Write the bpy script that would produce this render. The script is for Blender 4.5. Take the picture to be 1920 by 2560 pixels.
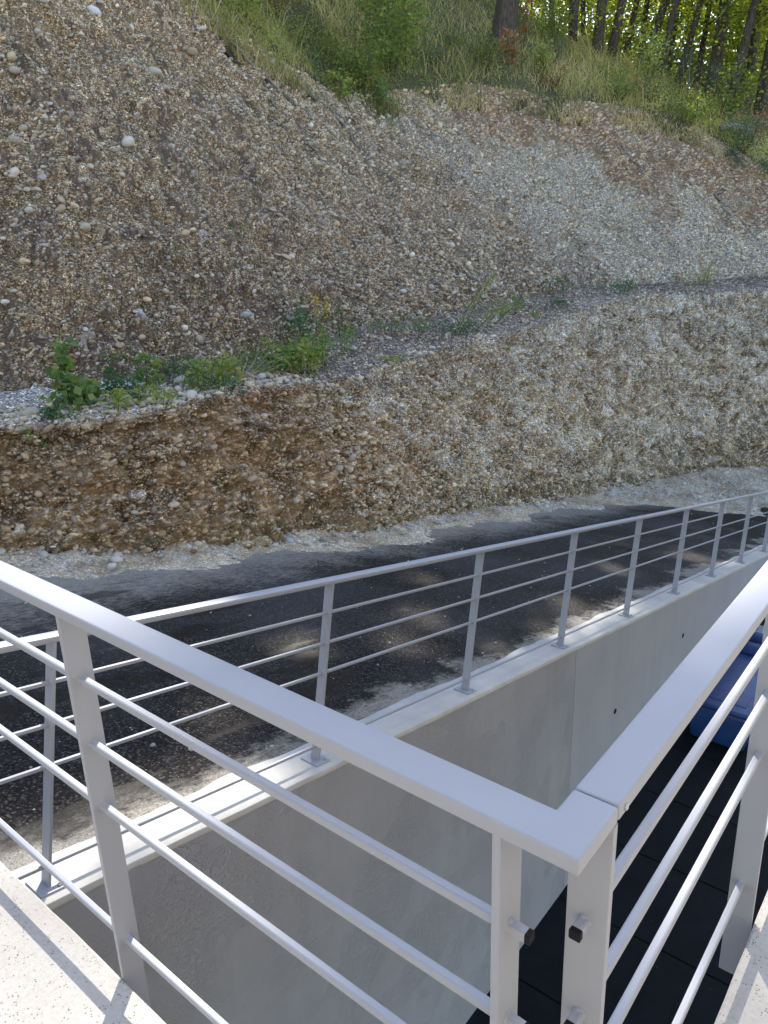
import bpy, math, random
import numpy as np
from mathutils import Vector, Matrix
random.seed(7); RNG = np.random.default_rng(11)
S = bpy.context.scene; COL = S.collection
for o in list(bpy.data.objects): bpy.data.objects.remove(o)

# ------------------------------------------------------------------ camera, sky, sun, exposure
cam_d = bpy.data.cameras.new('camera'); cam = bpy.data.objects.new('camera', cam_d); COL.objects.link(cam)
R_ = Vector((0.77473, 0.63141, -0.03337)); D_ = Vector((0.16834, -0.25685, -0.95168)); F_ = Vector((-0.60947, 0.73167, -0.30529))
m = Matrix((R_, -D_, -F_)).transposed().to_4x4(); m.translation = Vector((0, 0, 1.638)); cam.matrix_world = m
cam_d.sensor_width = 36; cam_d.lens = 26.346; cam_d.clip_end = 2000; cam_d.clip_start = .02
S.camera = cam; S.render.resolution_x = 768; S.render.resolution_y = 1024
SUN = Vector((-.62, .785, 0)).normalized() * math.cos(math.radians(40)) + Vector((0, 0, math.sin(math.radians(40))))
W = bpy.data.worlds.new('World'); S.world = W; W.use_nodes = True
wn = W.node_tree; bg = wn.nodes['Background']; sky = wn.nodes.new('ShaderNodeTexSky'); sky.sky_type = 'NISHITA'
sky.sun_disc = False; sky.sun_elevation = math.radians(40); sky.sun_rotation = math.atan2(SUN.x, SUN.y); sky.altitude = 300
sky.air_density = 1.0; sky.dust_density = .5; sky.ozone_density = .9
tint = wn.nodes.new('ShaderNodeMix'); tint.data_type = 'RGBA'; tint.blend_type = 'MULTIPLY'; tint.inputs[0].default_value = 1; tint.inputs[7].default_value = (1.09, .995, .91, 1)
wn.links.new(sky.outputs[0], tint.inputs[6]); wn.links.new(tint.outputs[2], bg.inputs[0]); bg.inputs[1].default_value = .15
sl = bpy.data.lights.new('sun', 'SUN'); sl.energy = 2.3; sl.angle = math.radians(.53); sl.color = (1, .93, .82)
so = bpy.data.objects.new('sun', sl); COL.objects.link(so); so.rotation_euler = SUN.to_track_quat('Z', 'Y').to_euler(); so.location = (0, 0, 40)
S.view_settings.view_transform = 'Standard'; S.view_settings.look = 'None'; S.view_settings.exposure = 1.85; S.view_settings.gamma = 1
S.render.engine = 'CYCLES'
S.cycles.max_bounces = 8; S.cycles.transparent_max_bounces = 8

# ------------------------------------------------------------------ helpers
def tag(o, label=None, cat=None, group=None, kind=None):
    if label: o['label'] = label
    if cat: o['category'] = cat
    if group: o['group'] = group
    if kind: o['kind'] = kind
    return o
def empty(name, loc=(0, 0, 0)):
    o = bpy.data.objects.new(name, None); COL.objects.link(o); o.location = loc; o.empty_display_size = .1; return o
def mesh_np(name, V, F, mat, parent=None, smooth=False, cols=None, mats=None):
    """V (n,3) world coordinates, F (m,k) faces with k constant or a list of such arrays"""
    V = np.asarray(V, np.float32); Fs = F if isinstance(F, list) else [F]
    Fs = [np.asarray(f, np.int32) for f in Fs if len(f)]
    me = bpy.data.meshes.new(name); me.vertices.add(len(V)); me.vertices.foreach_set('co', V.ravel())
    nl = sum(f.size for f in Fs); npol = sum(len(f) for f in Fs)
    me.loops.add(nl); me.polygons.add(npol)
    me.loops.foreach_set('vertex_index', np.concatenate([f.ravel() for f in Fs]))
    tot = np.concatenate([np.full(len(f), f.shape[1], np.int32) for f in Fs]); st = np.r_[0, np.cumsum(tot)[:-1]].astype(np.int32)
    me.polygons.foreach_set('loop_start', st); me.update(calc_edges=True); me.validate()
    me.polygons.foreach_set('use_smooth', np.full(npol, smooth))
    if cols is not None:
        a = me.color_attributes.new('col', 'FLOAT_COLOR', 'POINT'); c = np.ones((len(V), 4), np.float32); c[:, :np.shape(cols)[1]] = cols; a.data.foreach_set('color', c.ravel())
    if mat: me.materials.append(mat)
    o = bpy.data.objects.new(name, me); COL.objects.link(o)
    if parent:
        o.parent = parent; me.transform(Matrix.Translation(-Vector(parent.location)))
    return o
class MB:
    """collects boxes, bars and tubes; build() links them as one mesh object"""
    def __init__(s): s.v = []; s.q = []; s.t = []; s.n = 0
    def add(s, V, Q=(), T=()):
        s.v.append(np.asarray(V, float)); s.q += [[i + s.n for i in f] for f in Q]; s.t += [[i + s.n for i in f] for f in T]; s.n += len(V)
    def prism(s, c, ax, ay, az, hx, hy, hz, bev=0):
        """box with chamfered long edges (bevel on the y,z cross section, length along ax)"""
        c, ax, ay, az = [np.asarray(q, float) for q in (c, ax, ay, az)]
        b = min(bev, hy * .49, hz * .49)
        pr = [(-hy, -hz), (hy, -hz), (hy, hz), (-hy, hz)] if b <= 0 else \
             [(-hy + b, -hz), (hy - b, -hz), (hy - .3*b, -hz + .3*b), (hy, -hz + b), (hy, hz - b), (hy - .3*b, hz - .3*b), (hy - b, hz), (-hy + b, hz), (-hy + .3*b, hz - .3*b), (-hy, hz - b), (-hy, -hz + b), (-hy + .3*b, -hz + .3*b)]
        k = len(pr); V = [c + ax*sx*hx + ay*y + az*z for sx in (-1, 1) for y, z in pr]
        Q = [(i, (i+1) % k, k + (i+1) % k, k + i) for i in range(k)]
        T = [] if k == 4 else [(0, i+1, i) for i in range(1, k-1)] + [(k, k+i, k+i+1) for i in range(1, k-1)]
        if k == 4: Q += [(3, 2, 1, 0), (4, 5, 6, 7)]
        s.add(V, Q, T)
    def box(s, x0, x1, y0, y1, z0, z1, bev=0, along='x'):
        X, Y, Z = (1, 0, 0), (0, 1, 0), (0, 0, 1); c = ((x0+x1)/2, (y0+y1)/2, (z0+z1)/2); h = ((x1-x0)/2, (y1-y0)/2, (z1-z0)/2)
        if along == 'x': s.prism(c, X, Y, Z, h[0], h[1], h[2], bev)
        elif along == 'y': s.prism(c, Y, Z, X, h[1], h[2], h[0], bev)
        else: s.prism(c, Z, X, Y, h[2], h[0], h[1], bev)
    def tube(s, pts, rad, k=8, caps=True):
        pts = np.asarray(pts, float); n = len(pts); rad = np.broadcast_to(rad, n)
        t = np.gradient(pts, axis=0); t /= np.linalg.norm(t, axis=1)[:, None] + 1e-9
        up = np.array([.3, .2, 1.]) if abs(t[0][2]) < .9 else np.array([1., .1, 0]); V = []
        for i in range(n):
            a = np.cross(t[i], up); a /= np.linalg.norm(a); b = np.cross(t[i], a)
            V += [pts[i] + rad[i]*(math.cos(2*math.pi*j/k)*a + math.sin(2*math.pi*j/k)*b) for j in range(k)]
        Q = [(i*k + j, i*k + (j+1) % k, (i+1)*k + (j+1) % k, (i+1)*k + j) for i in range(n-1) for j in range(k)]
        T = []
        if caps:
            V += [pts[0], pts[-1]]; T = [(n*k, (j+1) % k, j) for j in range(k)] + [(n*k+1, (n-1)*k + j, (n-1)*k + (j+1) % k) for j in range(k)]
        s.add(V, Q, T)
    def build(s, name, mat, parent=None, smooth=False, cols=None):
        F = []
        if s.q: F.append(np.array(s.q))
        if s.t: F.append(np.array(s.t))
        return mesh_np(name, np.concatenate(s.v), F, mat, parent, smooth, cols)

def smooth_by_angle(o, ang=40):
    me = o.data; me.polygons.foreach_set('use_smooth', np.ones(len(me.polygons), bool)); me.set_sharp_from_angle(angle=math.radians(ang))

# numpy noise
def _h(i, j, k, s=0):
    h = (i.astype(np.int64)*374761393 + j.astype(np.int64)*668265263 + k.astype(np.int64)*2147483647 + s*144665) & 0xffffffff
    h = ((h ^ (h >> 13)) * 1274126177) & 0xffffffff; h = ((h ^ (h >> 16)) * 2246822519) & 0xffffffff; h = h ^ (h >> 15)
    return (h & 0xffffff) / float(0x1000000)
def vnoise(P, s=0):
    P = np.asarray(P, float); I = np.floor(P).astype(np.int64); f = P - I; f = f*f*f*(f*(f*6 - 15) + 10); r = 0
    for a in (0, 1):
        for b in (0, 1):
            for c in (0, 1):
                w = (f[:, 0] if a else 1-f[:, 0])*(f[:, 1] if b else 1-f[:, 1])*(f[:, 2] if c else 1-f[:, 2])
                r = r + w*_h(I[:, 0]+a, I[:, 1]+b, I[:, 2]+c, s)
    return r*2 - 1
def fbm(P, oct=4, s=0, gain=.5):
    r = 0; a = 1; P = np.asarray(P, float)
    for o in range(oct): r = r + a*vnoise(P*2.03**o + 17.3*o, s+o); a *= gain
    return r
def voro(P, s=0):
    P = np.asarray(P, float); I = np.floor(P).astype(np.int64); best = np.full(len(P), 9.); idn = np.zeros(len(P)); id2 = np.zeros(len(P))
    for a in (-1, 0, 1):
        for b in (-1, 0, 1):
            for c in (-1, 0, 1):
                i, j, k = I[:, 0]+a, I[:, 1]+b, I[:, 2]+c
                d = np.sqrt((i + .1 + .8*_h(i, j, k, s+1) - P[:, 0])**2 + (j + .1 + .8*_h(i, j, k, s+2) - P[:, 1])**2 + (k + .1 + .8*_h(i, j, k, s+3) - P[:, 2])**2)
                m_ = d < best; best = np.where(m_, d, best); idn = np.where(m_, _h(i, j, k, s+4), idn); id2 = np.where(m_, _h(i, j, k, s+5), id2)
    return best, idn, id2
def smst(a, b, x): t = np.clip((x-a)/(b-a), 0, 1); return t*t*(3-2*t)
def ramp(x, stops):
    xs = [q[0] for q in stops]; return np.stack([np.interp(x, xs, [q[1][i] for q in stops]) for i in range(3)], 1)

# ------------------------------------------------------------------ materials
def mat(name, base=(.5, .5, .5), rough=.7, metal=0, spec=.5):
    m = bpy.data.materials.new(name); m.use_nodes = True; n = m.node_tree; b = n.nodes['Principled BSDF']
    b.inputs['Base Color'].default_value = (*base, 1); b.inputs['Roughness'].default_value = rough; b.inputs['Metallic'].default_value = metal
    b.inputs['Specular IOR Level'].default_value = spec; return m, n, b
def N(n, t, **kw):
    q = n.nodes.new('ShaderNode'+t)
    for k, v in kw.items():
        if k.startswith('i_'): q.inputs[k[2:].replace('_', ' ')].default_value = v
        else: setattr(q, k, v)
    return q
def coord(n, obj=True, scale=(1, 1, 1)):
    g = N(n, 'NewGeometry'); mp = N(n, 'Mapping'); mp.inputs['Scale'].default_value = scale; n.links.new(g.outputs['Position'], mp.inputs[0]); return mp.outputs[0]
def noise(n, v, scale, det=4, rough=.5, out='Fac', dist=0):
    q = N(n, 'TexNoise'); q.inputs['Scale'].default_value = scale; q.inputs['Detail'].default_value = det; q.inputs['Roughness'].default_value = rough; q.inputs['Distortion'].default_value = dist
    if v: n.links.new(v, q.inputs['Vector'])
    return q.outputs[out]
def vor(n, v, scale, out='Distance', feat='F1'):
    q = N(n, 'TexVoronoi'); q.feature = feat; q.inputs['Scale'].default_value = scale
    if v: n.links.new(v, q.inputs['Vector'])
    return q.outputs[out]
def cr(n, f, stops):
    q = N(n, 'ValToRGB'); e = q.color_ramp.elements
    while len(e) < len(stops): e.new(.5)
    for i, (p, c) in enumerate(stops): e[i].position = p; e[i].color = (*c, 1) if len(c) == 3 else c
    n.links.new(f, q.inputs[0]); return q.outputs[0]
def g3(x): return (x, x, x)
def mix(n, f, a, b, mode='MIX'):
    q = N(n, 'Mix'); q.data_type = 'RGBA'; q.blend_type = mode
    for s_, i in ((f, 0), (a, 6), (b, 7)):
        if isinstance(s_, (int, float)): q.inputs[i].default_value = s_
        elif isinstance(s_, tuple): q.inputs[i].default_value = (*s_, 1)
        else: n.links.new(s_, q.inputs[i])
    return q.outputs[2]
def math_(n, op, a, b=0.):
    q = N(n, 'Math'); q.operation = op
    for i, s_ in enumerate((a, b)):
        if isinstance(s_, (int, float)): q.inputs[i].default_value = s_
        else: n.links.new(s_, q.inputs[i])
    return q.outputs[0]
def bump(n, b, h, strength=.5, dist=.01, prev=None):
    q = N(n, 'Bump'); q.inputs['Strength'].default_value = strength; q.inputs['Distance'].default_value = dist
    n.links.new(h, q.inputs['Height'])
    if prev: n.links.new(prev, q.inputs['Normal'])
    n.links.new(q.outputs[0], b.inputs['Normal']); return q.outputs[0]
def attr(n, name='col', typ='GEOMETRY', out='Color'):
    q = N(n, 'Attribute'); q.attribute_name = name; q.attribute_type = typ; return q.outputs[out]

# painted aluminium railing
M_rail, n, b = mat('painted_aluminium', (.345, .362, .405), .5, .12, .35)
v = coord(n); bump(n, b, noise(n, v, 900, 2), .05, .0006)
n.links.new(cr(n, noise(n, v, 5, 5, .6), [(.3, g3(.46)), (.7, g3(.58))]), b.inputs['Roughness'])
n.links.new(mix(n, cr(n, noise(n, v, 160, 3, .7), [(.68, g3(0)), (.78, g3(1))]), (.35, .366, .408), (.285, .30, .325)), b.inputs['Base Color'])
M_black, n, b = mat('black_plastic', (.006, .006, .007), .6, 0, .2)
M_steel, n, b = mat('bright_screw_steel', (.5, .5, .5), .45, .8)

# pale terrace concrete, speckled with small pits
M_slab, n, b = mat('pale_terrace_concrete', (.62, .60, .56), .85)
v = coord(n); c1 = cr(n, noise(n, v, 2.2, 5, .6), [(.3, (.41, .39, .365)), (.7, (.52, .505, .475))])
pit = cr(n, vor(n, v, 110), [(.16, g3(1)), (.27, g3(0))]); msk = cr(n, noise(n, v, 26, 3), [(.44, g3(0)), (.54, g3(1))])
pm = mix(n, 1., pit, msk, 'MULTIPLY'); c2 = mix(n, pm, c1, (.13, .115, .10))
st = cr(n, noise(n, v, 70, 5, .75), [(.44, g3(0)), (.70, g3(.6))]); c3 = mix(n, st, c2, (.34, .30, .26)); n.links.new(c3, b.inputs['Base Color'])
bn = bump(n, b, pm, -1., .006); bump(n, b, noise(n, v, 260, 4, .7), .5, .002, bn)

# concrete retaining wall (faintly wormy trowelled face)
def wallmat(name, ca, cb, worm):
    M, n, b = mat(name, ca, .8); v = coord(n)
    c1 = cr(n, noise(n, v, 1.3, 6, .6), [(.3, ca), (.7, cb)])
    vs = coord(n, scale=(3, 3, .35)); c2 = mix(n, .18, c1, cr(n, noise(n, vs, 1.5, 5, .65), [(.3, ca), (.72, tuple(q*1.25 for q in cb))]))
    sp = cr(n, noise(n, coord(n, scale=(1, 1, .45)), 60, 3, .8), [(.66, g3(0)), (.74, g3(.55))]); c3 = mix(n, sp, c2, tuple(q*.45 for q in ca)); n.links.new(c3, b.inputs['Base Color'])
    w = N(n, 'TexWave'); w.wave_type = 'BANDS'; w.inputs['Scale'].default_value = 9; w.inputs['Distortion'].default_value = 26; w.inputs['Detail'].default_value = 2.5; w.inputs['Detail Scale'].default_value = 2.6
    n.links.new(v, w.inputs['Vector']); wm = cr(n, w.outputs['Fac'], [(.86, g3(0)), (.97, g3(1))]); mk = cr(n, noise(n, v, 2.6, 3), [(.46, g3(0)), (.62, g3(1))])
    h = mix(n, 1., wm, mk, 'MULTIPLY'); bn = bump(n, b, h, worm, .009); bn = bump(n, b, noise(n, v, 30, 5, .65), .35, .006, bn); return M
M_wallA = wallmat('trowelled_concrete', (.305, .305, .35), (.37, .37, .415), .8)
M_wallB = wallmat('smooth_concrete', (.325, .33, .385), (.385, .39, .445), .15)
M_cap, n, b = mat('coping_concrete', (.6, .58, .53), .85)
v = coord(n); c1 = cr(n, noise(n, v, 3, 6, .65), [(.3, (.42, .41, .385)), (.7, (.58, .565, .54))])
vs = coord(n, scale=(14, 1, 1)); c2 = mix(n, cr(n, noise(n, vs, 4, 4), [(.45, g3(0)), (.75, g3(.45))]), c1, (.44, .43, .41)); n.links.new(c2, b.inputs['Base Color'])
bump(n, b, noise(n, vs, 40, 5, .7), .4, .003)

# asphalt
M_road, n, b = mat('asphalt', (.04, .04, .042), .9, 0, .2)
v = coord(n); d0 = vor(n, v, 72); cell = vor(n, v, 72, 'Color'); sep = N(n, 'SeparateColor'); n.links.new(cell, sep.inputs[0])
agg = cr(n, sep.outputs[0], [(0, (.014, .014, .016)), (.5, (.032, .029, .028)), (.80, (.062, .053, .045)), (.97, (.125, .105, .088))])
crev = cr(n, d0, [(.30, g3(1)), (.62, g3(.22))]); a1 = mix(n, 1., agg, crev, 'MULTIPLY')
big = noise(n, v, .55, 5, .6); a2 = mix(n, cr(n, big, [(.42, g3(0)), (.68, g3(.4))]), a1, (.085, .088, .098))
# light dust tracked along the road and thick beside kerb and verge: a stain pattern with its own shape
xyz = N(n, 'SeparateXYZ'); n.links.new(v, xyz.inputs[0]); X = xyz.outputs['X']
wob = math_(n, 'MULTIPLY', math_(n, 'SUBTRACT', noise(n, v, 1.6, 6, .68), .5), 1.5)
xe = math_(n, 'ADD', X, wob)
mR = cr(n, math_(n, 'ADD', xe, 4.05), [(.88, g3(0)), (1.0, g3(.55))])
near = N(n, 'MapRange'); near.inputs[1].default_value = -3.05; near.inputs[2].default_value = -2.75; n.links.new(xe, near.inputs[0])
far = N(n, 'MapRange'); far.inputs[1].default_value = -5.1; far.inputs[2].default_value = -6.5; n.links.new(xe, far.inputs[0])
stk = cr(n, noise(n, coord(n, scale=(5, .8, 1)), 2.2, 7, .75), [(.62, g3(0)), (.80, g3(.4))])
fine = cr(n, noise(n, v, 130, 3, .8), [(.36, g3(.25)), (.6, g3(1))])
brk = math_(n, 'MULTIPLY', math_(n, 'SUBTRACT', noise(n, coord(n, scale=(3, 1, 1)), 11, 6, .75), .5), 1.8)
edge_ = cr(n, math_(n, 'ADD', math_(n, 'MAXIMUM', near.outputs[0], far.outputs[0]), brk), [(.26, g3(0)), (.95, g3(.85))])
dm = mix(n, 1., math_(n, 'MAXIMUM', edge_, stk), fine, 'MULTIPLY')
spk = cr(n, vor(n, v, 16), [(.07, g3(1)), (.10, g3(0))]); spm = cr(n, noise(n, v, 7, 3), [(.62, g3(0)), (.66, g3(1))]); sp = mix(n, 1., spk, spm, 'MULTIPLY')
dust = mix(n, noise(n, v, 3, 3), (.34, .33, .31), (.46, .42, .34))
a3 = mix(n, dm, a2, dust); a3 = mix(n, sp, a3, (.55, .54, .50))
wet = cr(n, noise(n, coord(n, scale=(2.6, .55, 1)), .8, 4, .6), [(.60, g3(0)), (.64, g3(.75))]); a4 = mix(n, wet, a3, mix(n, 1., a3, (.25, .25, .27), 'MULTIPLY'))
n.links.new(a4, b.inputs['Base Color']); n.links.new(cr(n, wet, [(0, g3(.92)), (1, g3(.42))]), b.inputs['Roughness'])
bn = bump(n, b, d0, -1., .014); bump(n, b, noise(n, v, 25, 4), .3, .01, bn)

M_yard, n, b = mat('dark_yard_paving', (.01, .01, .012), .85, 0, .2)
v = coord(n); c1 = cr(n, noise(n, v, 3, 6, .65), [(.3, (.006, .0065, .009)), (.7, (.013, .014, .018))])
c2 = mix(n, cr(n, vor(n, v, 9), [(.035, g3(.7)), (.05, g3(0))]), c1, (.1, .1, .1)); n.links.new(c2, b.inputs['Base Color']); bump(n, b, noise(n, v, 90, 4, .7), .4, .004)

def vertexrock(name, rough=.9, fine=120, voscale=42, vo=.9, am=1.):
    M, n, b = mat(name, (.4, .35, .3), rough); v = coord(n, scale=(1, 1, 1.5)); a = attr(n)
    cell = vor(n, v, voscale, 'Color'); sp = N(n, 'SeparateColor'); n.links.new(cell, sp.inputs[0])
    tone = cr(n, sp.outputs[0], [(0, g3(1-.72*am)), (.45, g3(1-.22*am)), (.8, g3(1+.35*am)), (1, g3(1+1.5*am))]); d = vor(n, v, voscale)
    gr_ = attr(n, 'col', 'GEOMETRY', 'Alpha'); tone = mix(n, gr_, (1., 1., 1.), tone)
    cre = mix(n, gr_, (1., 1., 1.), cr(n, d, [(.32, g3(1)), (.66, g3(1-.66*am))])); d = math_(n, 'MULTIPLY', d, gr_)  # dark soil in the gaps, with crevice shade painted into the colour
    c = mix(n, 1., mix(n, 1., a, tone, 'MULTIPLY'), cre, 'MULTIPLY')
    tint = cr(n, sp.outputs[1], [(0, (.92, .97, 1.08)), (.5, (1, 1, 1)), (1, (1.1, 1, .86))]); c = mix(n, 1., c, tint, 'MULTIPLY')
    fn = cr(n, noise(n, v, fine, 4, .75), [(.3, g3(.72)), (.7, g3(1.25))]); c = mix(n, 1., c, fn, 'MULTIPLY')
    n.links.new(c, b.inputs['Base Color']); bn = bump(n, b, d, -vo, .045); bump(n, b, noise(n, v, fine, 4, .75), .7, .006, bn); return M
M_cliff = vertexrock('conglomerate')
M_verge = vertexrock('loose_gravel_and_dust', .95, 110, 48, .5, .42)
M_peb, n, b = mat('pebble_stone', (.5, .48, .44), .75)
a = attr(n, 'pcol', 'INSTANCER', 'Color'); tc = N(n, 'TexCoord'); c = mix(n, 1., a, cr(n, noise(n, tc.outputs['Object'], 2.5, 5, .7), [(.3, g3(.72)), (.7, g3(1.12))]), 'MULTIPLY'); n.links.new(c, b.inputs['Base Color'])
def stonemat(name, c0):
    M, n, b = mat(name, c0, .8); tc = N(n, 'TexCoord'); c = cr(n, noise(n, tc.outputs['Object'], 18, 6, .7), [(.3, tuple(q*.72 for q in c0)), (.7, tuple(min(1, q*1.1) for q in c0))])
    n.links.new(c, b.inputs['Base Color']); bump(n, b, noise(n, tc.outputs['Object'], 60, 4, .7), .3, .004); return M
def leafmat(name, stops, trans=.45, rough=.55):
    M, n, b = mat(name, stops[0][1], rough, 0, .35); a = attr(n, out='Fac'); c = cr(n, a, stops)
    tr = N(n, 'BsdfTranslucent'); n.links.new(mix(n, 1., c, (1.5, 1.7, .7), 'MULTIPLY'), tr.inputs[0]); ms = N(n, 'MixShader'); ms.inputs[0].default_value = trans
    n.links.new(c, b.inputs['Base Color']); n.links.new(b.outputs[0], ms.inputs[1]); n.links.new(tr.outputs[0], ms.inputs[2]); n.links.new(ms.outputs[0], n.nodes['Material Output'].inputs[0]); return M
L_tree = leafmat('tree_leaves', [(0, (.08, .11, .03)), (.4, (.17, .19, .04)), (.75, (.30, .28, .05)), (1, (.42, .33, .07))], .7)
L_shrub = leafmat('shrub_leaves', [(0, (.07, .12, .035)), (.45, (.14, .19, .055)), (.8, (.26, .28, .08)), (1, (.42, .37, .12))], .5)
L_silver = leafmat('grey_green_leaves', [(0, (.06, .10, .06)), (.6, (.13, .18, .12)), (1, (.24, .28, .2))], .3)
L_red = leafmat('autumn_leaves', [(0, (.18, .07, .04)), (.4, (.30, .13, .08)), (.75, (.42, .26, .12)), (1, (.46, .38, .14))], .4)
L_plant = leafmat('herb_leaves', [(0, (.08, .15, .05)), (.5, (.16, .24, .08)), (.85, (.26, .32, .10)), (1, (.44, .38, .14))], .35)
L_plantg = leafmat('dark_herb_leaves', [(0, (.035, .10, .045)), (.6, (.07, .16, .07)), (1, (.12, .21, .08))], .3)
L_yel = leafmat('yellowing_leaves', [(0, (.14, .21, .07)), (.5, (.27, .31, .09)), (1, (.45, .40, .12))], .35)
M_flower, n, b = mat('yellow_flowers', (.62, .46, .03), .7)
M_grass = leafmat('grass_blades', [(0, (.075, .085, .03)), (.35, (.17, .165, .065)), (.65, (.33, .28, .14)), (1, (.56, .46, .30))], .45)
M_straw, n, b = mat('dry_straw', (.42, .36, .26), .8)
M_stem, n, b = mat('plant_stems', (.09, .075, .04), .8)
M_bark, n, b = mat('tree_bark', (.06, .045, .035), .95)
v = coord(n, scale=(1, 1, .22)); n.links.new(cr(n, noise(n, v, 22, 6, .7), [(.35, (.022, .017, .014)), (.65, (.095, .075, .06))]), b.inputs['Base Color']); bump(n, b, noise(n, v, 22, 6, .7), 1, .03)
M_root, n, b = mat('dead_wood', (.20, .17, .145), .9)
v = coord(n); n.links.new(cr(n, noise(n, v, 30, 5, .7), [(.3, (.10, .085, .07)), (.7, (.30, .27, .235))]), b.inputs['Base Color'])
M_cut, n, b = mat('sawn_wood', (.42, .33, .22), .8)
M_hill, n, b = mat('hill_soil', (.08, .065, .04), .95)
v = coord(n); n.links.new(cr(n, noise(n, v, 3, 8, .7), [(.3, (.035, .035, .016)), (.55, (.085, .075, .035)), (.75, (.15, .12, .07))]), b.inputs['Base Color']); bump(n, b, noise(n, v, 9, 6, .7), 1, .08)
M_blue, n, b = mat('blue_plastic', (.012, .05, .17), .38)
v = coord(n); n.links.new(cr(n, noise(n, v, 4, 5, .6), [(.3, (.008, .035, .13)), (.7, (.013, .055, .19))]), b.inputs['Base Color']); n.links.new(cr(n, noise(n, v, 9, 5, .6), [(.3, g3(.3)), (.7, g3(.5))]), b.inputs['Roughness'])
M_pale, n, b = mat('pale_sheet', (.48, .5, .53), .6)
M_wire, n, b = mat('fence_wire', (.10, .13, .11), .5, .5)

# ------------------------------------------------------------------ terrain curves (metres; t = distance along the cliff foot, d = offset into the hill)
CP = np.array([(-8.4, -8), (-7.9, -3), (-7.6, 1), (-7.5, 2.9), (-7.15, 4), (-6.8, 5.3), (-6.7, 8.2), (-6.95, 10.7), (-6.95, 15), (-6.8, 18), (-6.1, 20.3), (-4.5, 22.1), (-2, 23.3), (3, 24.5), (10, 25)], float)
def catmull(P, k=24):
    P = np.vstack([2*P[0]-P[1], P, 2*P[-1]-P[-2]]); o = []
    for i in range(1, len(P)-2):
        for t in np.arange(k)/k:
            a, b_, c, d = P[i-1:i+3]; o.append(.5*((2*b_)+(c-a)*t+(2*a-5*b_+4*c-d)*t*t+(3*b_-a-3*c+d)*t**3))
    o.append(P[-2]); return np.array(o)
CS = catmull(CP); AR = np.r_[0, np.cumsum(np.linalg.norm(np.diff(CS, axis=0), axis=1))]
_t = np.gradient(CS, axis=0); _t /= np.linalg.norm(_t, axis=1)[:, None]; _n = np.c_[-_t[:, 1], _t[:, 0]]
_p = np.pad(_n, ((20, 20), (0, 0)), 'edge'); CN = np.c_[np.convolve(_p[:, 0], np.ones(41)/41, 'valid'), np.convolve(_p[:, 1], np.ones(41)/41, 'valid')]; CN /= np.linalg.norm(CN, axis=1)[:, None]
def cpt(t): return np.stack([np.interp(t, AR, CS[:, 0]), np.interp(t, AR, CS[:, 1])], -1)
def cnr(t): return np.stack([np.interp(t, AR, CN[:, 0]), np.interp(t, AR, CN[:, 1])], -1)
def road_z(y): return np.maximum(-.414 - .198*np.asarray(y, float) - .03, -4.112)
ROW = {
 1: (([0, 12, 20, 30, 40], [.35, .4, .8, 1.0, 1.0]), [(0, .3), (11.05, .258), (12.15, .232), (13.09, .244), (13.69, .286), (14.44, .281), (15.5, .235), (16.57, .198), (18.37, .257), (19.95, .336), (22.21, .407), (24.51, .556), (25.8, .719), (27.61, .811), (29.01, .8), (30.83, .781), (40, .7)]),
 2: (([0, 12, 20, 30, 40], [1.9, 1.9, 2.5, 2.7, 2.7]), [(0, .5), (11.54, .442), (12.88, .421), (14.35, .395), (15.37, .391), (16.77, .593), (19.09, .685), (20.86, .684), (23.64, .887), (25.92, .988), (27.69, 1.036), (29.38, 1.07), (31.37, 1.138), (40, 1.1)]),
 3: (([0, 12, 20, 26, 32, 40], [7.5, 6.9, 6.6, 6.9, 6.5, 6.0]), [(0, 8.2), (14.37, 8.089), (15.57, 7.925), (17.48, 7.488), (19.6, 6.914), (20.05, 6.494), (20.97, 6.351), (21.99, 6.093), (23.12, 5.799), (24.32, 5.947), (25.74, 6.365), (26.81, 6.675), (27.95, 6.68), (28.5, 6.489), (29.25, 6.439), (29.97, 6.201), (30.7, 5.696), (31.46, 4.888), (31.92, 4.296), (32.68, 3.396), (36, 2.5), (46, 2)]),
 4: (([0, 12, 20, 26, 32, 40], [12, 12, 13, 14.5, 14, 13]), [(0, 13), (20, 12.6), (24, 12.9), (27.04, 13.3), (28.2, 12.8), (29.02, 11.713), (29.57, 10.853), (30.01, 10.228), (30.4, 9.724), (31.11, 8.655), (31.96, 7.418), (32.64, 6.611), (33.38, 5.893), (37, 5), (46, 4.5)]),
 5: (([0, 46], [45, 45]), [(0, 17), (24, 17), (28, 16), (30, 13.2), (32, 10.5), (34, 9), (46, 8)])}
def rowp(i, t):
    t = np.asarray(t, float)
    if i == 0: d = np.zeros_like(t); p = cpt(t); return np.c_[p, road_z(p[:, 1]) - .05], d
    (dx, dy), zz = ROW[i]; d = np.interp(t, dx, dy); z = np.interp(t, [q[0] for q in zz], [q[1] for q in zz]); p = cpt(t) + cnr(t)*d[:, None]; return np.c_[p, z], d
def surf(t, d):
    """height of the unroughened hill at offset d"""
    t = np.atleast_1d(np.asarray(t, float)); d = np.broadcast_to(np.asarray(d, float), t.shape); D = []; Z = []
    for i in range(6):
        P, dd = rowp(i, t); D.append(dd); Z.append(P[:, 2])
    D = np.array(D); Z = np.array(Z); z = np.array([np.interp(d[k], D[:, k], Z[:, k]) for k in range(len(t))]); return np.c_[cpt(t) + cnr(t)*d[:, None], z]
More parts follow.
